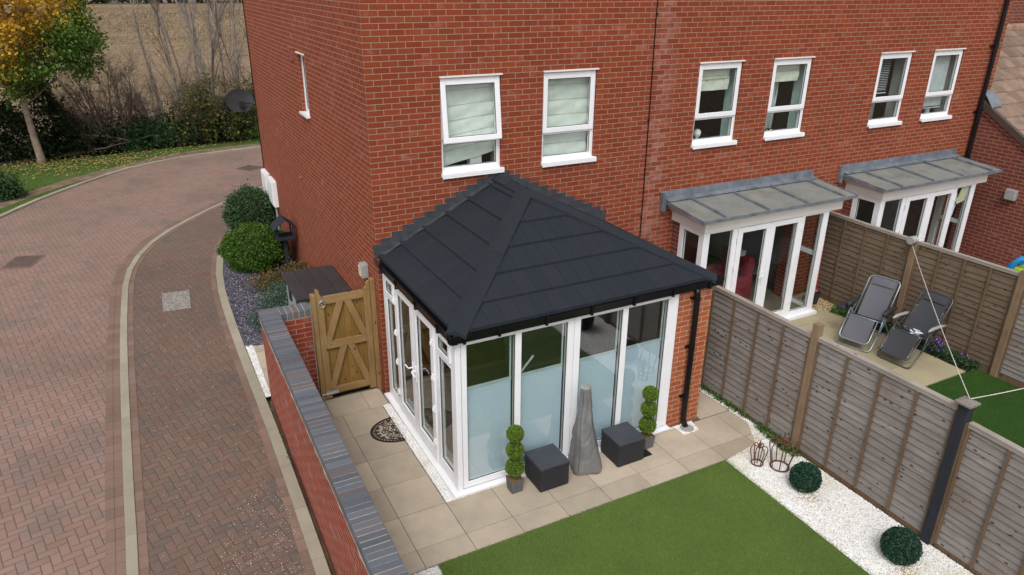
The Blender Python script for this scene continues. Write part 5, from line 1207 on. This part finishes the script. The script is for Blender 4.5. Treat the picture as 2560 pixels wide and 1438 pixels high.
# recliners: zero gravity chairs, local x = towards the feet
def m_sling(name, c):
    t = NT(name); P = t.pos(); n = t.noise(P, 300, 2); t.pbr(t.mix(t.math('MULTIPLY', n, .6), c, tuple(v*.5 for v in c)), .6, 0, t.bump(n, .3, .002), .3); return t.m
MAT['sling'] = m_sling('grey_mesh_sling', (.125, .125, .145)); MAT['sling2'] = m_sling('dark_mesh_sling', (.050, .053, .062))
MAT['silver'] = m_plain('silver_tube', (.28, .32, .36), .3, metal=.6); MAT['graphite'] = m_plain('graphite_tube', (.085, .09, .10), .35, metal=.5)
MAT['lace_w'] = m_plain('white_lace', (.62, .62, .60), .8); MAT['padding'] = m_plain('black_padding', (.022, .022, .026), .7, bump=.3)
def recliner(loc, rot, label, sling, tube, arm, lace, padded):
    t = thing('recliner', loc, label, 'recliner', 'folding recliners on the neighbouring patio'); x0, y0, z0 = loc
    Mx = Matrix.Translation(loc)
    W_ = .255
    def T(pts): return [Mx @ Vector(p) for p in pts]
    def ubar(pts): return pts
    def put(name, pts, r, mat, closed=False, n=8): m = MB(); m.tube(T(pts), r, n, closed); return m.build(name, mat, t, smooth=True)
    knee, foot, hip, head = (.27, .50), (.53, .15), (-.03, .39), (-.45, 1.02)
    # leg-rest frame, seat frame and back frame
    def uf(a, b, w, y_in=0): # U from a along the side to b across and back
        (ax, az), (bx, bz) = a, b; d = Vector((bx-ax, 0, bz-az)); L = d.length; d.normalize(); e = Vector((bx, 0, bz)); k = .07
        p = [Vector((ax, -w, az)), e-d*k+Vector((0, -w, 0)), e-d*k*.3+Vector((0, -w+k*.3, 0)), e+Vector((0, -w+k, 0)), e+Vector((0, w-k, 0)), e-d*k*.3+Vector((0, w-k*.3, 0)), e-d*k+Vector((0, w, 0)), Vector((ax, w, az))]
        return p
    put('back_frame', uf(hip, head, W_), .0125, tube); put('leg_rest_frame', uf(knee, foot, W_-.01), .0125, tube)
    put('seat_frame', uf(hip, knee, W_-.005), .011, tube)
    put('front_leg', uf((-.10, .57), (.50, .015), W_+.03), .0125, tube); put('rear_leg', uf((.14, .55), (-.42, .015), W_+.015), .0125, tube)
    for s_ in (-1, 1): put('brace', [(.26, s_*(W_+.03), .25), (.12, s_*(W_+.03), .55)], .010, tube)
    def sling_(name, a, b, w, ins=0.03, sagz=.02, mat_=sling):
        (ax, az), (bx, bz) = a, b; vs = []; n1, n2 = 12, 8; nx_, nz_ = -(bz-az), (bx-ax); L = math.hypot(nx_, nz_); nx_, nz_ = nx_/L, nz_/L
        for i in range(n1+1):
            u = ins+(1-2*ins)*i/n1
            for j in range(n2+1):
                v = -1+2*j/n2; s = sagz*(1-v*v)*math.sin(math.pi*u); y = v*(w-.045)
                vs.append(Mx @ Vector((ax+(bx-ax)*u-abs(nx_)*s*.3, y, az+(bz-az)*u-s)))
        m = MB(); m.add(vs, [(i*(n2+1)+j, i*(n2+1)+j+1, (i+1)*(n2+1)+j+1, (i+1)*(n2+1)+j) for i in range(n1) for j in range(n2)]); return m.build(name, mat_, t, smooth=True)
    sling_('back_sling', hip, head, W_, .02); sling_('seat_sling', hip, knee, W_, .0, .03); sling_('leg_sling', knee, foot, W_, .02)
    hw = W_-.045; m = MB()
    def zig(a, b, u0, u1, n):
        for s_ in (-1, 1):
            pts = []
            for i in range(n+1):
                u = u0+(u1-u0)*i/n; x, z = a[0]+(b[0]-a[0])*u, a[1]+(b[1]-a[1])*u; pts.append((x, s_*(W_ if i % 2 else hw-.008), z+.006))
            m.tube(T(pts), .0035, 4)
    zig(hip, head, .05, .62, 22); zig(knee, foot, .03, .85, 22); m.build('lacing', lace, t)
    p_ = sling_('pillow', (hip[0]+(head[0]-hip[0])*.80+.02, hip[1]+(head[1]-hip[1])*.80), (head[0]+.02, head[1]-.01), W_-.02, .05, -.012)
    for s_ in (-1, 1):
        m = MB(); yy = s_*(W_+.045)
        pts = [(-.30, yy, .60), (-.16, yy, .625), (.0, yy, .635), (.12, yy, .64), (.22, yy, .625)]
        m.tube(T(pts), [.022, .027, .028, .028, .014] if not padded else [.03, .04, .042, .045, .03], 8); m.build('armrest', arm, t, smooth=True)
        m = MB(); m.tube(T([(-.08, yy, .60), (-.02, yy, .50), (.05, yy, .55)]), .014, 6); m.build('arm_bracket', 'gasket', t)
    if padded:
        m = MB(); m.box((loc[0]+.02, loc[1]-W_-.22, .50), (loc[0]+.26, loc[1]-W_-.07, .60)); m.build('side_tray', 'padding', t, bevel=.03)
    t.rotation_euler = (0, 0, rot); return t
recliner((8.0, -2.0, .01), R(180+16), 'silver framed grey recliner with black padded arms, nearer the porch', 'sling', 'silver', 'padding', 'gasket', True)
recliner((8.17, -2.76, .01), R(180+5), 'dark graphite recliner with grey arms and white lacing, nearer the turf', 'sling2', 'graphite', 'grey_plastic', 'lace_w', False)
m = MB()
for i in range(9):
    a = i*2.4; c = Vector((8.06+.05*math.cos(a), -2.82+.06*math.sin(a), .44+.009*i)); m.add([c+Vector((random.uniform(-.07, .07), random.uniform(-.07, .07), random.uniform(-.01, .02))) for _ in range(4)], [(0, 1, 2, 3)])
tag(m.build('crumpled_cloth', MAT['paper_blue']), 'crumpled white and blue cloth lying on the dark recliner seat', 'cloth')
# red pole and bucket by the second fence
MAT['red'] = m_plain('red_paint', (.42, .015, .02), .4)
m = MB(); m.tube([(8.55, -.42, .05), (8.70, -.28, 1.38)], .014, 8); tag(m.build('pole', 'red'), 'red broom pole leaning against the second fence beside the porch', 'pole')
t = thing('plant_pot', (8.38, -.52, .0), 'black pot with a pink cloth in it, beside the middle porch', 'pot')
m = MB(); m.lathe([(.09, 0), (.125, .26), (.13, .27), (.115, .27), (.10, .2), (0, .19)], (8.38, -.52, 0), 18); m.build('pot', 'padding', t)
MAT['pink'] = m_plain('pink_cloth', (.45, .05, .12), .8); m = MB(); m.add([(8.31, -.58, .28), (8.46, -.57, .27), (8.44, -.44, .29), (8.33, -.46, .27), (8.38, -.52, .33)], [(0,1,4),(1,2,4),(2,3,4),(3,0,4)]); m.build('pink_cloth', 'pink', t)
# child's slide beyond the second fence
MAT['blue_plastic'] = m_plain('blue_toy_plastic', (.01, .22, .52), .35); MAT['lime_plastic'] = m_plain('lime_toy_plastic', (.34, .52, .015), .35)
t = thing('toy_slide', (10.2, -3.1, 0), 'blue and lime plastic toy slide top showing above the far fence', 'toy slide')
for dy in (0, .34):
    m = MB(); m.tube([(10.3+dy, -3.3, 0), (10.1+dy, -3.02, 1.0), (10.0+dy, -2.98, 1.38), (10.05+dy, -3.08, 1.52), (10.2+dy, -3.3, 1.52), (10.5+dy, -3.6, 1.2)], .055, 10); m.build('side_rail', 'blue_plastic', t, smooth=True)
m = MB(); m.box((10.02, -3.16, 1.16), (10.42, -3.0, 1.36)); m.build('crossbar', 'lime_plastic', t, bevel=.03)

# ================================================================ SIDE OF THE HOUSE
t = thing('storage_box', (-.45, 2.05, 0), 'pale grey garden store with dark planked lid against the side wall', 'storage box')
m = MB(); m.box((-.82, 1.48, .0), (-.04, 2.64, 1.09)); m.build('body', m_plain('pale_blue_grey_plastic', (.24, .30, .32), .5), t, bevel=.015)
MAT['lid'] = m_wood('dark_lid', (.035, .030, .032), (.06, .052, .054), (.03, .028, .03), 'y', 0, .55)
m = MB()
for i in range(4): m.box((-.88+.215*i, 1.43, 1.10), (-.88+.215*(i+1)-.004, 2.69, 1.145))
m.build('lid', 'lid', t, bevel=.004)
m = MB(); m.box((-.845, 1.62, .80), (-.821, 1.76, 1.04)); m.box((-.845, 2.2, .80), (-.821, 2.34, 1.04)); m.build('latch', 'gasket', t, bevel=.006)
t = thing('bird_table', (-.26, 5.6, 0), 'dark grey painted bird table on a post in front of the round bush', 'bird table')
m = MB(); m.box((-.295, 5.565, 0), (-.225, 5.635, .75)); m.build('post', 'post_dark', t)
m = MB(); m.box((-.44, 5.44, .75), (-.08, 5.76, .765)); ring(m, 0, 0, 0, 0, .01, 0, 0) if False else None
for a, b in (((-.45, 5.43, .765), (-.07, 5.445, .82)), ((-.45, 5.755, .765), (-.07, 5.77, .82)), ((-.45, 5.445, .765), (-.435, 5.755, .82)), ((-.085, 5.445, .765), (-.07, 5.755, .82))): m.box(a, b)
m.build('tray', 'post_dark', t)
for x, y in ((-.42, 5.46), (-.10, 5.46), (-.42, 5.74), (-.10, 5.74)):
    m = MB(); m.box((x-.014, y-.014, .765), (x+.014, y+.014, 1.03)); m.build('corner_post', 'post_dark', t)
m = MB()
for s_ in (-1, 1): m.prism([(-.26, 5.38, 1.19), (-.26+s_*.225, 5.38, 1.00), (-.26+s_*.225, 5.82, 1.00), (-.26, 5.82, 1.19)], (0, 0, .014))
m.build('roof', 'post_dark', t)
for i, (ya_, yb_) in enumerate(((8.15, 8.72), (7.36, 7.93))):
    t = thing('meter_box', (-.1, (ya_+yb_)/2, 1.2), ('white meter box farther along the side wall' if i == 0 else 'white meter box nearer the camera on the side wall, above the tall bush'), 'meter box', 'meter boxes')
    m = MB(); m.box((-.10, ya_, .90), (-.0005, yb_, 1.50)); m.build('case', 'white_box', t, bevel=.01)
    m = MB(); m.box((-.113, ya_+.03, .93), (-.101, yb_-.03, 1.47)); m.build('door', 'white_box', t, bevel=.005)
    m = MB(); m.tube([(-.05, ya_+.1, 0), (-.05, ya_+.1, .92)], .022, 8); m.build('conduit', 'grey_plastic', t)
t = thing('wall_box', (-.06, .52, 1.85), 'small grey and cream box fixed to the side wall above the gate', 'wall box')
m = MB(); m.box((-.10, .45, 1.72), (-.0005, .60, 1.93)); m.build('case', 'grey_plastic', t, bevel=.008)
m = MB(); m.box((-.112, .49, 1.75), (-.101, .585, 1.90)); m.build('front_plate', 'tan', t, bevel=.004)
# satellite dish at the back corner
t = thing('satellite_dish', (-.3, 9.0, 3.05), 'black satellite dish sticking out past the back corner of the end house', 'satellite dish')
MAT['dish'] = m_plain('dish_mesh', (.035, .038, .045), .45)
m = MB(); n = 28; vs = []
nrm = Vector((.15, -1, .25)).normalized(); uu = nrm.cross(Vector((0, 0, 1))).normalized(); vv = uu.cross(nrm)
cD = Vector((-.33, 9.05, 3.06))
for i in range(7):
    r_ = i/6
    for k in range(n): a = 2*math.pi*k/n; vs.append(cD+(uu*math.cos(a)*.32+vv*math.sin(a)*.265)*r_+nrm*(.035*r_*r_))
m.add(vs, [(i*n+k, i*n+(k+1) % n, (i+1)*n+(k+1) % n, (i+1)*n+k) for i in range(6) for k in range(n)]); m.build('dish', 'dish', t, smooth=True)
m = MB(); m.tube([(-.33, 8.95, 3.04), (-.1, 8.93, 3.0), (.0, 8.86, 3.0)], .018, 8); m.box((-.36, 8.88, 2.93), (-.26, 8.96, 3.06)); m.build('bracket', 'gasket', t)

# ================================================================ TREES, SHRUBS
class Twigs:
    def __init__(s): s.V = []; s.F = []; s.n = 0; s.tips = []
    def seg(s, a, b, r0, r1, k=4):
        d = (b-a); L = np.linalg.norm(d); d = d/(L+1e-9); u = np.cross(d, [0, 0, 1.]) if abs(d[2]) < .95 else np.cross(d, [1., 0, 0]); u /= np.linalg.norm(u); v = np.cross(d, u)
        an = np.arange(k)*2*np.pi/k; c = np.cos(an)[:, None]*u+np.sin(an)[:, None]*v
        s.V += list(a+c*r0)+list(b+c*r1); o = s.n
        s.F += [(o+i, o+(i+1) % k, o+k+(i+1) % k, o+k+i) for i in range(k)]; s.n += 2*k
    def grow(s, p, d, L, r, depth, spread=.5, nseg=4, up=.05, kids=3, wob=.13, shrink=.62):
        p = np.array(p, float); d = np.array(d, float)/np.linalg.norm(d)
        for i in range(nseg):
            q = p+d*L/nseg; r2 = r*(1-.5*(i+1)/nseg); s.seg(p, q, r*(1-.5*i/nseg), r2, 5 if r > .03 else 3)
            if depth > 0 and i >= (1 if depth > 1 else 0):
                for _ in range(kids if i < nseg-1 else kids+1):
                    if rng.random() < .65:
                        e = d+rng.normal(0, spread, 3); e /= np.linalg.norm(e)
                        s.grow(q, e, L*shrink*rng.uniform(.6, 1.1), r2*.55, depth-1, spread, nseg, up, kids, wob, shrink)
            d = d+rng.normal(0, wob, 3)+np.array([0, 0, up]); d /= np.linalg.norm(d); p = q
        s.tips.append(p)
    def build(s, name, mat, parent=None): return np_mesh(name, s.V, s.F, mat, parent)
def leaves(name, centers, spread, n, size, mat, parent=None, flat=1.):
    c = np.asarray(centers)[rng.integers(0, len(centers), n)]; P = c+rng.normal(0, spread, (n, 3))*np.array([1, 1, flat]); P[:, 2] = np.maximum(P[:, 2], .02)
    sc = rng.uniform(.6, 1.3, n)*size; V, F = scatter(LEAF_V, LEAF_F, P, np.column_stack([sc, sc*1.1, sc]), rrot(n)); return np_mesh(name, V, F, mat, parent)
MAT['bark_pale'] = m_plain('pale_bark', (.27, .20, .155), .9, var=.3, sc=8, bump=.5, bsc=30)
MAT['bark_grey'] = m_plain('grey_bark', (.22, .19, .165), .9, var=.35, sc=6, bump=.5)
MAT['bark_dark'] = m_plain('dark_bark', (.05, .038, .028), .95, var=.4, sc=8, bump=.5)
MAT['twig_brown'] = m_plain('brown_twigs', (.17, .13, .10), .95, var=.4, sc=4)
t_ = NT('maple_leaves'); P_ = t_.pos(); q_ = t_.xyz(P_); i_ = t_.island()
f_ = t_.math('ADD', t_.math('MULTIPLY', t_.math('SUBTRACT', q_[2], 3.45), .75), t_.math('MULTIPLY', t_.math('ADD', q_[0], 5.25), -.62))
f_ = t_.math('ADD', f_, t_.math('MULTIPLY', t_.math('SUBTRACT', t_.noise(P_, 1.6, 3), .5), 2.0)); f_ = t_.math('ADD', f_, t_.math('MULTIPLY', t_.math('SUBTRACT', t_.xyz(t_.vor(P_, 9, 'Color'))[0], .5), .9))
g_ = t_.ramp(i_, [(0, (.03, .075, .010)), (.6, (.075, .155, .02)), (1, (.16, .24, .035))]); y_ = t_.ramp(i_, [(0, (.42, .22, .02)), (.4, (.62, .38, .03)), (.8, (.75, .52, .06)), (1, (.55, .24, .02))])
c_ = t_.mix(smooth(t_, f_, -.15, .35), g_, y_)
p_ = t_.pbr(c_, .6, 0, None, .3); tl = t_.n("ShaderNodeBsdfTranslucent"); t_.l(c_, tl.inputs[0]); mx = t_.n("ShaderNodeMixShader"); mx.inputs[0].default_value = .3
t_.l(p_.outputs[0], mx.inputs[1]); t_.l(tl.outputs[0], mx.inputs[2]); t_.l(mx.outputs[0], t_.out.inputs[0]); MAT['maple'] = t_.m
T = thing('maple_tree', (-5.45, 18.85, 0), 'young maple turning from green to yellow, pale trunk rising from the leaf strewn verge', 'tree')
m = MB(); m.tube([(-5.42, 18.85, -.05), (-5.44, 18.85, .15), (-5.5, 18.85, 1.0), (-5.53, 18.86, 1.9), (-5.5, 18.87, 2.8), (-5.45, 18.9, 4.2), (-5.5, 18.9, 5.6)], [.15, .12, .10, .09, .07, .045, .02], 10); m.build('trunk', 'bark_pale', T, smooth=True)
w = Twigs()
for k in range(26):
    a = k*2.4; z = 1.9+3.2*(k/26); w.grow((-5.5, 18.87, z), (math.cos(a), math.sin(a), .55), 1.5*(1-.4*abs(k/26-.35)), .03, 1, .5, 4, .06, 2)
w.build('branches', 'bark_pale', T)
cc = []
while len(cc) < 230:
    p = rng.uniform(-1, 1, 3)
    if .35 < np.linalg.norm(p) < 1: cc.append((-5.7+p[0]*2.75+.15*max(0, p[2]), 18.9+p[1]*2.2, 4.05+p[2]*(2.35 if p[2] > 0 else 2.0)))
leaves('crown', cc, .20, 34000, .105, 'maple', T, .7)
# dark shrubbery behind the maple
MAT['dark_leaf'] = m_leaf('dark_hedge_leaves', [(0, (.006, .014, .005)), (.6, (.018, .036, .010)), (1, (.05, .08, .02))], 2, .15)
MAT['mid_leaf'] = m_leaf('mid_hedge_leaves', [(0, (.025, .035, .008)), (.5, (.075, .085, .018)), (.85, (.16, .16, .03)), (1, (.26, .22, .05))], 2, .25)
MAT['rust_leaf'] = m_leaf('dry_leaves', [(0, (.05, .03, .015)), (.6, (.13, .075, .03)), (1, (.26, .15, .05))], 2, .2)
def shrub(name, c, rad, h, label, mat, n, size, stems=8, twig='twig_brown', L=None, dens=60, kind='shrub', spread=.16, group=None):
    t = thing(name, (c[0], c[1], -.02), label, kind, group); w = Twigs()
    for k in range(stems):
        a = k*2.4; w.grow((c[0]+.03*math.cos(a), c[1]+.03*math.sin(a), -.05), (math.cos(a)*rad/h*.6, math.sin(a)*rad/h*.6, 1), (L or h)*.8, .022, 2, .42, 4, .03, 2)
    w.build('branches', twig, t); cs = []
    while len(cs) < dens:
        p = rng.uniform(-1, 1, 3)
        if np.linalg.norm(p[:2]) < 1 and p[2] < 1-.45*np.linalg.norm(p[:2])**2: cs.append((c[0]+p[0]*rad, c[1]+p[1]*rad*.7, (p[2]+1)/2*h))
    if n: leaves('foliage', cs, spread, n, size, mat, t)
    return t
shrub('evergreen_shrub', (-8.6, 20.4), 2.0, 2.6, 'large dark shrub behind the maple at the left edge', 'dark_leaf', 9000, .12, 8, 'bark_dark', dens=80)
shrub('evergreen_shrub', (-6.3, 20.3), 1.5, 1.9, 'dark ivy covered shrub directly behind the maple trunk', 'dark_leaf', 8000, .11, 8, 'bark_dark', dens=70)
shrub('evergreen_shrub', (-4.6, 20.9), 1.2, 1.2, 'low dark shrub between the maple and the bare hawthorn', 'dark_leaf', 4500, .10, 6, 'bark_dark', dens=50)
T = thing('leaning_tree', (-4.1, 20.3, 0), 'dark leaning ivy clad trunk just right of the maple', 'tree')
m = MB(); m.tube([(-3.95, 20.3, -.05), (-4.25, 20.3, .7), (-4.75, 20.3, 1.6), (-5.3, 20.4, 2.5), (-5.9, 20.6, 3.4)], [.15, .12, .10, .08, .04], 8); m.build('trunk', 'bark_dark', T)
w = Twigs()
for k in range(10): w.grow((-4.3-.15*k, 20.3, .8+.26*k), (rng.normal(0, .6), -.2, .8), 1.1, .02, 2, .5, 3, .05, 2)
w.build('branches', 'bark_dark', T); leaves('ivy', [(-4.3-.18*k, 20.25, .6+.27*k) for k in range(10)], .22, 2600, .09, 'dark_leaf', T)
# hawthorn and bare saplings
def bare(name, c, stems, label, mat, h, r, depth=3, spread=.4, lean=.25, kids=2, group=None, up=.06, dirs=None):
    t = thing(name, (c[0], c[1], -.02), label, 'bare tree' if h > 3.5 else 'bare shrub', group); w = Twigs()
    for k in range(stems):
        a = k*2.4+c[0]; d = dirs[k] if dirs else (math.cos(a)*lean, math.sin(a)*lean*.5, 1)
        w.grow((c[0]+.12*math.cos(a), c[1]+.12*math.sin(a), -.05), d, h*rng.uniform(.8, 1.05), r*rng.uniform(.7, 1.1), depth, spread, 6, up, kids, .09, .42)
    w.build('stems', mat, t); return t
bare('hawthorn', (-3.15, 20.3), 9, 'bare brown hawthorn fanning out right of the maple, twisted stems from one foot', 'twig_brown', 2.6, .032, 3, .5, .45, 3)
bare('hawthorn', (-3.9, 20.6), 8, 'low bare thorn scrub between the maple and the fan shaped hawthorn', 'twig_brown', 1.9, .024, 3, .55, .6, 3)
bare('hawthorn', (-1.6, 20.6), 8, 'tangle of bare twigs in the middle of the hedge, under the leaning pale stem', 'twig_brown', 2.1, .024, 3, .55, .6, 3)
tall = [(-1.35, 20.6, (-.19, 0, 1), 5.4, 'pale bare sapling leaning left over the field, first of the tall stems'), (-.95, 20.9, (-.06, 0, 1), 5.6, 'pale forked sapling, second tall bare stem from the left'),
        (-.25, 20.7, (.0, 0, 1), 5.8, 'upright grey bare sapling in the middle of the tall stems'), (.25, 20.5, (-.08, 0, 1), 6.2, 'thickest pale grey trunk among the bare saplings'),
        (.62, 20.8, (.02, 0, 1), 5.8, 'grey bare sapling just right of the thickest trunk'), (1.0, 20.5, (.03, 0, 1), 6.0, 'bare sapling with fanned upper branches, second from the house'), (1.55, 20.7, (.05, 0, 1), 5.6, 'thin bare sapling closest to the brick house corner')]
for i, (x, y, d, h, lab) in enumerate(tall):
    bare('bare_sapling', (x, y), 2 if i in (1, 3, 5) else 1, lab, 'bark_grey', h, .085 if i == 3 else .06, 2, .28, .1, 2, 'tall bare saplings in the hedge', .05, [d, (d[0]+.16, .05, 1)])
shrub('hedge_bush', (.75, 20.1), 1.25, 2.4, 'tall yellow green leafy bush in the hedge beside the house corner', 'mid_leaf', 5200, .085, 12, 'twig_brown', dens=110, spread=.13)
shrub('hedge_bush', (-.55, 20.2), .9, 2.1, 'sparser olive leafy bush left of the yellow green one', 'mid_leaf', 2300, .08, 10, 'twig_brown', dens=70)
shrub('hedge_bush', (1.9, 19.8), .6, .9, 'small bright green clump at the verge by the house corner', 'weed', 1500, .07, 4, dens=30)
shrub('hedge_bush', (-2.0, 20.1), .9, .75, 'low dark green growth at the foot of the bare twigs', 'weed_dark', 2600, .09, 4, dens=50)
shrub('hedge_bush', (.5, 20.9), 2.0, 1.3, 'dark undergrowth filling the hedge foot behind the leafy bushes', 'dark_leaf', 6500, .10, 6, 'bark_dark', dens=90)
shrub('hedge_bush', (-2.6, 21.0), 1.8, .9, 'dark bramble undergrowth behind the fan shaped hawthorn', 'dark_leaf', 5500, .10, 6, 'bark_dark', dens=90)
shrub('verge_shrub', (-6.25, 14.7), .62, .62, 'small dark rounded shrub on the verge at the left edge', 'weed_dark', 4200, .07, 8, dens=60, spread=.09)
t = thing('fallen_branch', (-3.9, 20, .1), 'pale dead branch lying at the hedge foot below the hawthorn', 'branch')
w = Twigs(); w.grow((-2.6, 20.0, .25), (-1, 0, .25), 1.3, .035, 2, .5, 5, .02, 2); w.grow((-3.9, 19.9, .1), (1, 0, .05), 1.8, .03, 1, .5, 5, 0, 1); w.build('wood', 'bark_pale', t)
# far field edge
P = rng.uniform((-150, 168), (300, 176), (9000, 2)); P3 = np.column_stack([P, rng.uniform(0, 4.5, len(P))]); s_ = rng.uniform(.8, 2.2, len(P))
V, F = scatter(LEAF_V, LEAF_F, P3, s_, rrot(len(P))); struct(np_mesh('far_hedge', V, F, 'dark_leaf'), 'stuff')

# clipped bushes by the house
def clipped(name, c, rx, ry, h, label, mat, n, size, rag=.05):
    t = thing(name, (c[0], c[1], 0), label, 'bush'); d = rng.normal(size=(n, 3)); d /= np.linalg.norm(d, axis=1)[:, None]; d[:, 2] = np.abs(d[:, 2]) if False else d[:, 2]
    lump = 1+.06*np.sin(d[:, 0]*6+2)*np.sin(d[:, 1]*7)+.05*np.sin(d[:, 2]*9+d[:, 0]*5)
    rr = rng.uniform(.80, 1.03, n)*lump+rng.exponential(rag, n)*.5
    P = d*rr[:, None]*np.array([rx, ry, h/2])+np.array([c[0], c[1], h*.5]); P[:, 0] = np.minimum(P[:, 0], -.02); P = P[P[:, 2] > 0]; n = len(P)
    sc = rng.uniform(.6, 1.2, n)*size; V, F = scatter(LEAF_V, LEAF_F, P, sc, rrot(n)); np_mesh('foliage', V, F, mat, t)
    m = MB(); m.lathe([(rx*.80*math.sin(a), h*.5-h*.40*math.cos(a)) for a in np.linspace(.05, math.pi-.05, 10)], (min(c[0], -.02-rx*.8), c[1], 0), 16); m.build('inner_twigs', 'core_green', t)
    w = Twigs()
    for k in range(6): a = k*1.05; w.grow((c[0], c[1], 0), (math.cos(a)*.5, math.sin(a)*.5, 1), h*.7, .02, 1, .4, 3, .02, 2)
    w.build('stems', 'bark_dark', t)
    return t
MAT['bush_bright'] = m_leaf('bright_bush_leaves', [(0, (.018, .05, .006)), (.5, (.055, .13, .012)), (.9, (.12, .22, .025)), (1, (.17, .27, .04))], 5, .2)
MAT['bush_grey'] = m_leaf('fine_grey_green_leaves', [(0, (.015, .04, .012)), (.5, (.04, .095, .03)), (.9, (.085, .15, .055)), (1, (.12, .20, .08))], 6, .2)
MAT['juniper'] = m_leaf('blue_juniper', [(0, (.02, .045, .03)), (.5, (.065, .12, .085)), (1, (.15, .22, .17))], 8, .15)
MAT['heather'] = m_leaf('bronze_foliage', [(0, (.03, .045, .012)), (.45, (.11, .10, .03)), (.8, (.22, .14, .05)), (1, (.25, .07, .03))], 7, .2)
clipped('tall_bush', (-.52, 8.15), .56, .62, 1.18, 'tall feathery green bush by the meter boxes, farther of the two by the side wall', 'bush_grey', 17000, .045, .09)
clipped('round_bush', (-.80, 6.12), .68, .66, .93, 'wide rounded bright green bush behind the bird table post', 'bush_bright', 26000, .040, .02)
def low(name, cs, n, size, mat, label, spread):
    t = thing(name, (*cs[0][:2], 0), label, 'plant'); leaves('foliage', cs, spread, n, size, mat, t, .6); w = Twigs()
    for c in cs: w.grow((c[0], c[1], 0), (rng.normal(0, .4), rng.normal(0, .4), .6), .25, .012, 1, .5, 3, 0, 2)
    w.build('stems', 'bark_dark', t)
low('juniper', [(-1.12, 3.0, .14), (-1.0, 3.25, .2), (-1.2, 3.3, .12), (-.85, 3.05, .25)], 5200, .030, 'juniper', 'blue green juniper spreading at the slate edge, nearest the garden wall', .11)
low('juniper', [(-.72, 3.6, .28), (-.6, 3.9, .3), (-.9, 3.8, .2), (-.5, 3.4, .3), (-.75, 4.15, .22), (-.95, 3.5, .22)], 8500, .030, 'juniper', 'blue green juniper beside the storage box', .13)
low('heather', [(-.75, 4.55, .26), (-.55, 4.75, .3), (-.9, 4.75, .2), (-.35, 4.6, .3), (-.2, 4.9, .3), (-.35, 4.3, .25)], 6000, .035, 'heather', 'bronze and green heather between the juniper and the round bush', .13)
low('heather', [(-.15, 4.0, .42), (-.2, 3.7, .45), (-.12, 4.3, .4)], 2400, .035, 'heather', 'reddish foliage against the side wall behind the storage box', .10)

# more thin saplings and a few dead leaves about
for i, (x, y, d, h, lab) in enumerate([(-.6, 21.0, (-.25, 0, 1), 4.6, 'thin pale sapling leaning left behind the second tall stem'), (.05, 21.1, (.12, 0, 1), 5.2, 'thin dark sapling behind the thickest trunk, leaning right'), (1.25, 21.0, (-.10, 0, 1), 5.4, 'thin sapling crossing behind the fanned stems near the house')]):
    bare('bare_sapling', (x, y), 1, lab, 'twig_brown', h, .035, 2, .3, .1, 3, 'tall bare saplings in the hedge', .05, [d])
for k, (x, y, lab) in enumerate([(-2.3, 20.9, 'low bare twigs between the hawthorn and the leaning pale stem'), (-.2, 20.3, 'bare brown twigs in front of the tall saplings'), (1.2, 20.3, 'bare brown twigs in the yellow green bush by the house corner')]):
    bare('twiggy_shrub', (x, y), 9, lab, 'twig_brown', 2.0+.3*k, .018, 3, .5, .5, 2)
P = pts_in([(-1.3, -3.5), (4.2, -3.5), (4.2, -2.7), (-.2, -2.7), (-.2, .2), (-1.3, .2)], 70); P3 = np.column_stack([P, np.full(len(P), .014)]); s_ = rng.uniform(.008, .02, len(P))
V, F = scatter(LEAF_V, LEAF_F, P3, s_, zrot(len(P))); struct(np_mesh('leaf_litter', V, F, 'rust_leaf'), 'stuff')

# stubble and clods on the field
n = 60000; d_ = 22+(rng.random(n)**1.7)*110; x_ = -8+rng.uniform(-1, 1, n)*(6+d_*.42)+d_*.12
P3 = np.column_stack([x_, d_, np.full(n, -.05)]); k_ = .06+.0035*(d_-20); s3 = np.column_stack([k_*rng.uniform(1, 3, n), k_*rng.uniform(.4, 1.1, n), k_*rng.uniform(.15, .5, n)])
V, F = scatter(BL_V, BL_F, P3, s3, zrot(n))
MAT['stubble'] = m_island('stubble', [(0, (.06, .04, .022)), (.3, (.15, .10, .055)), (.6, (.30, .22, .13)), (.88, (.40, .32, .20)), (.92, (.10, .13, .04)), (1, (.13, .16, .05))], .9)
struct(np_mesh('stubble', V, F, 'stubble'), 'stuff')
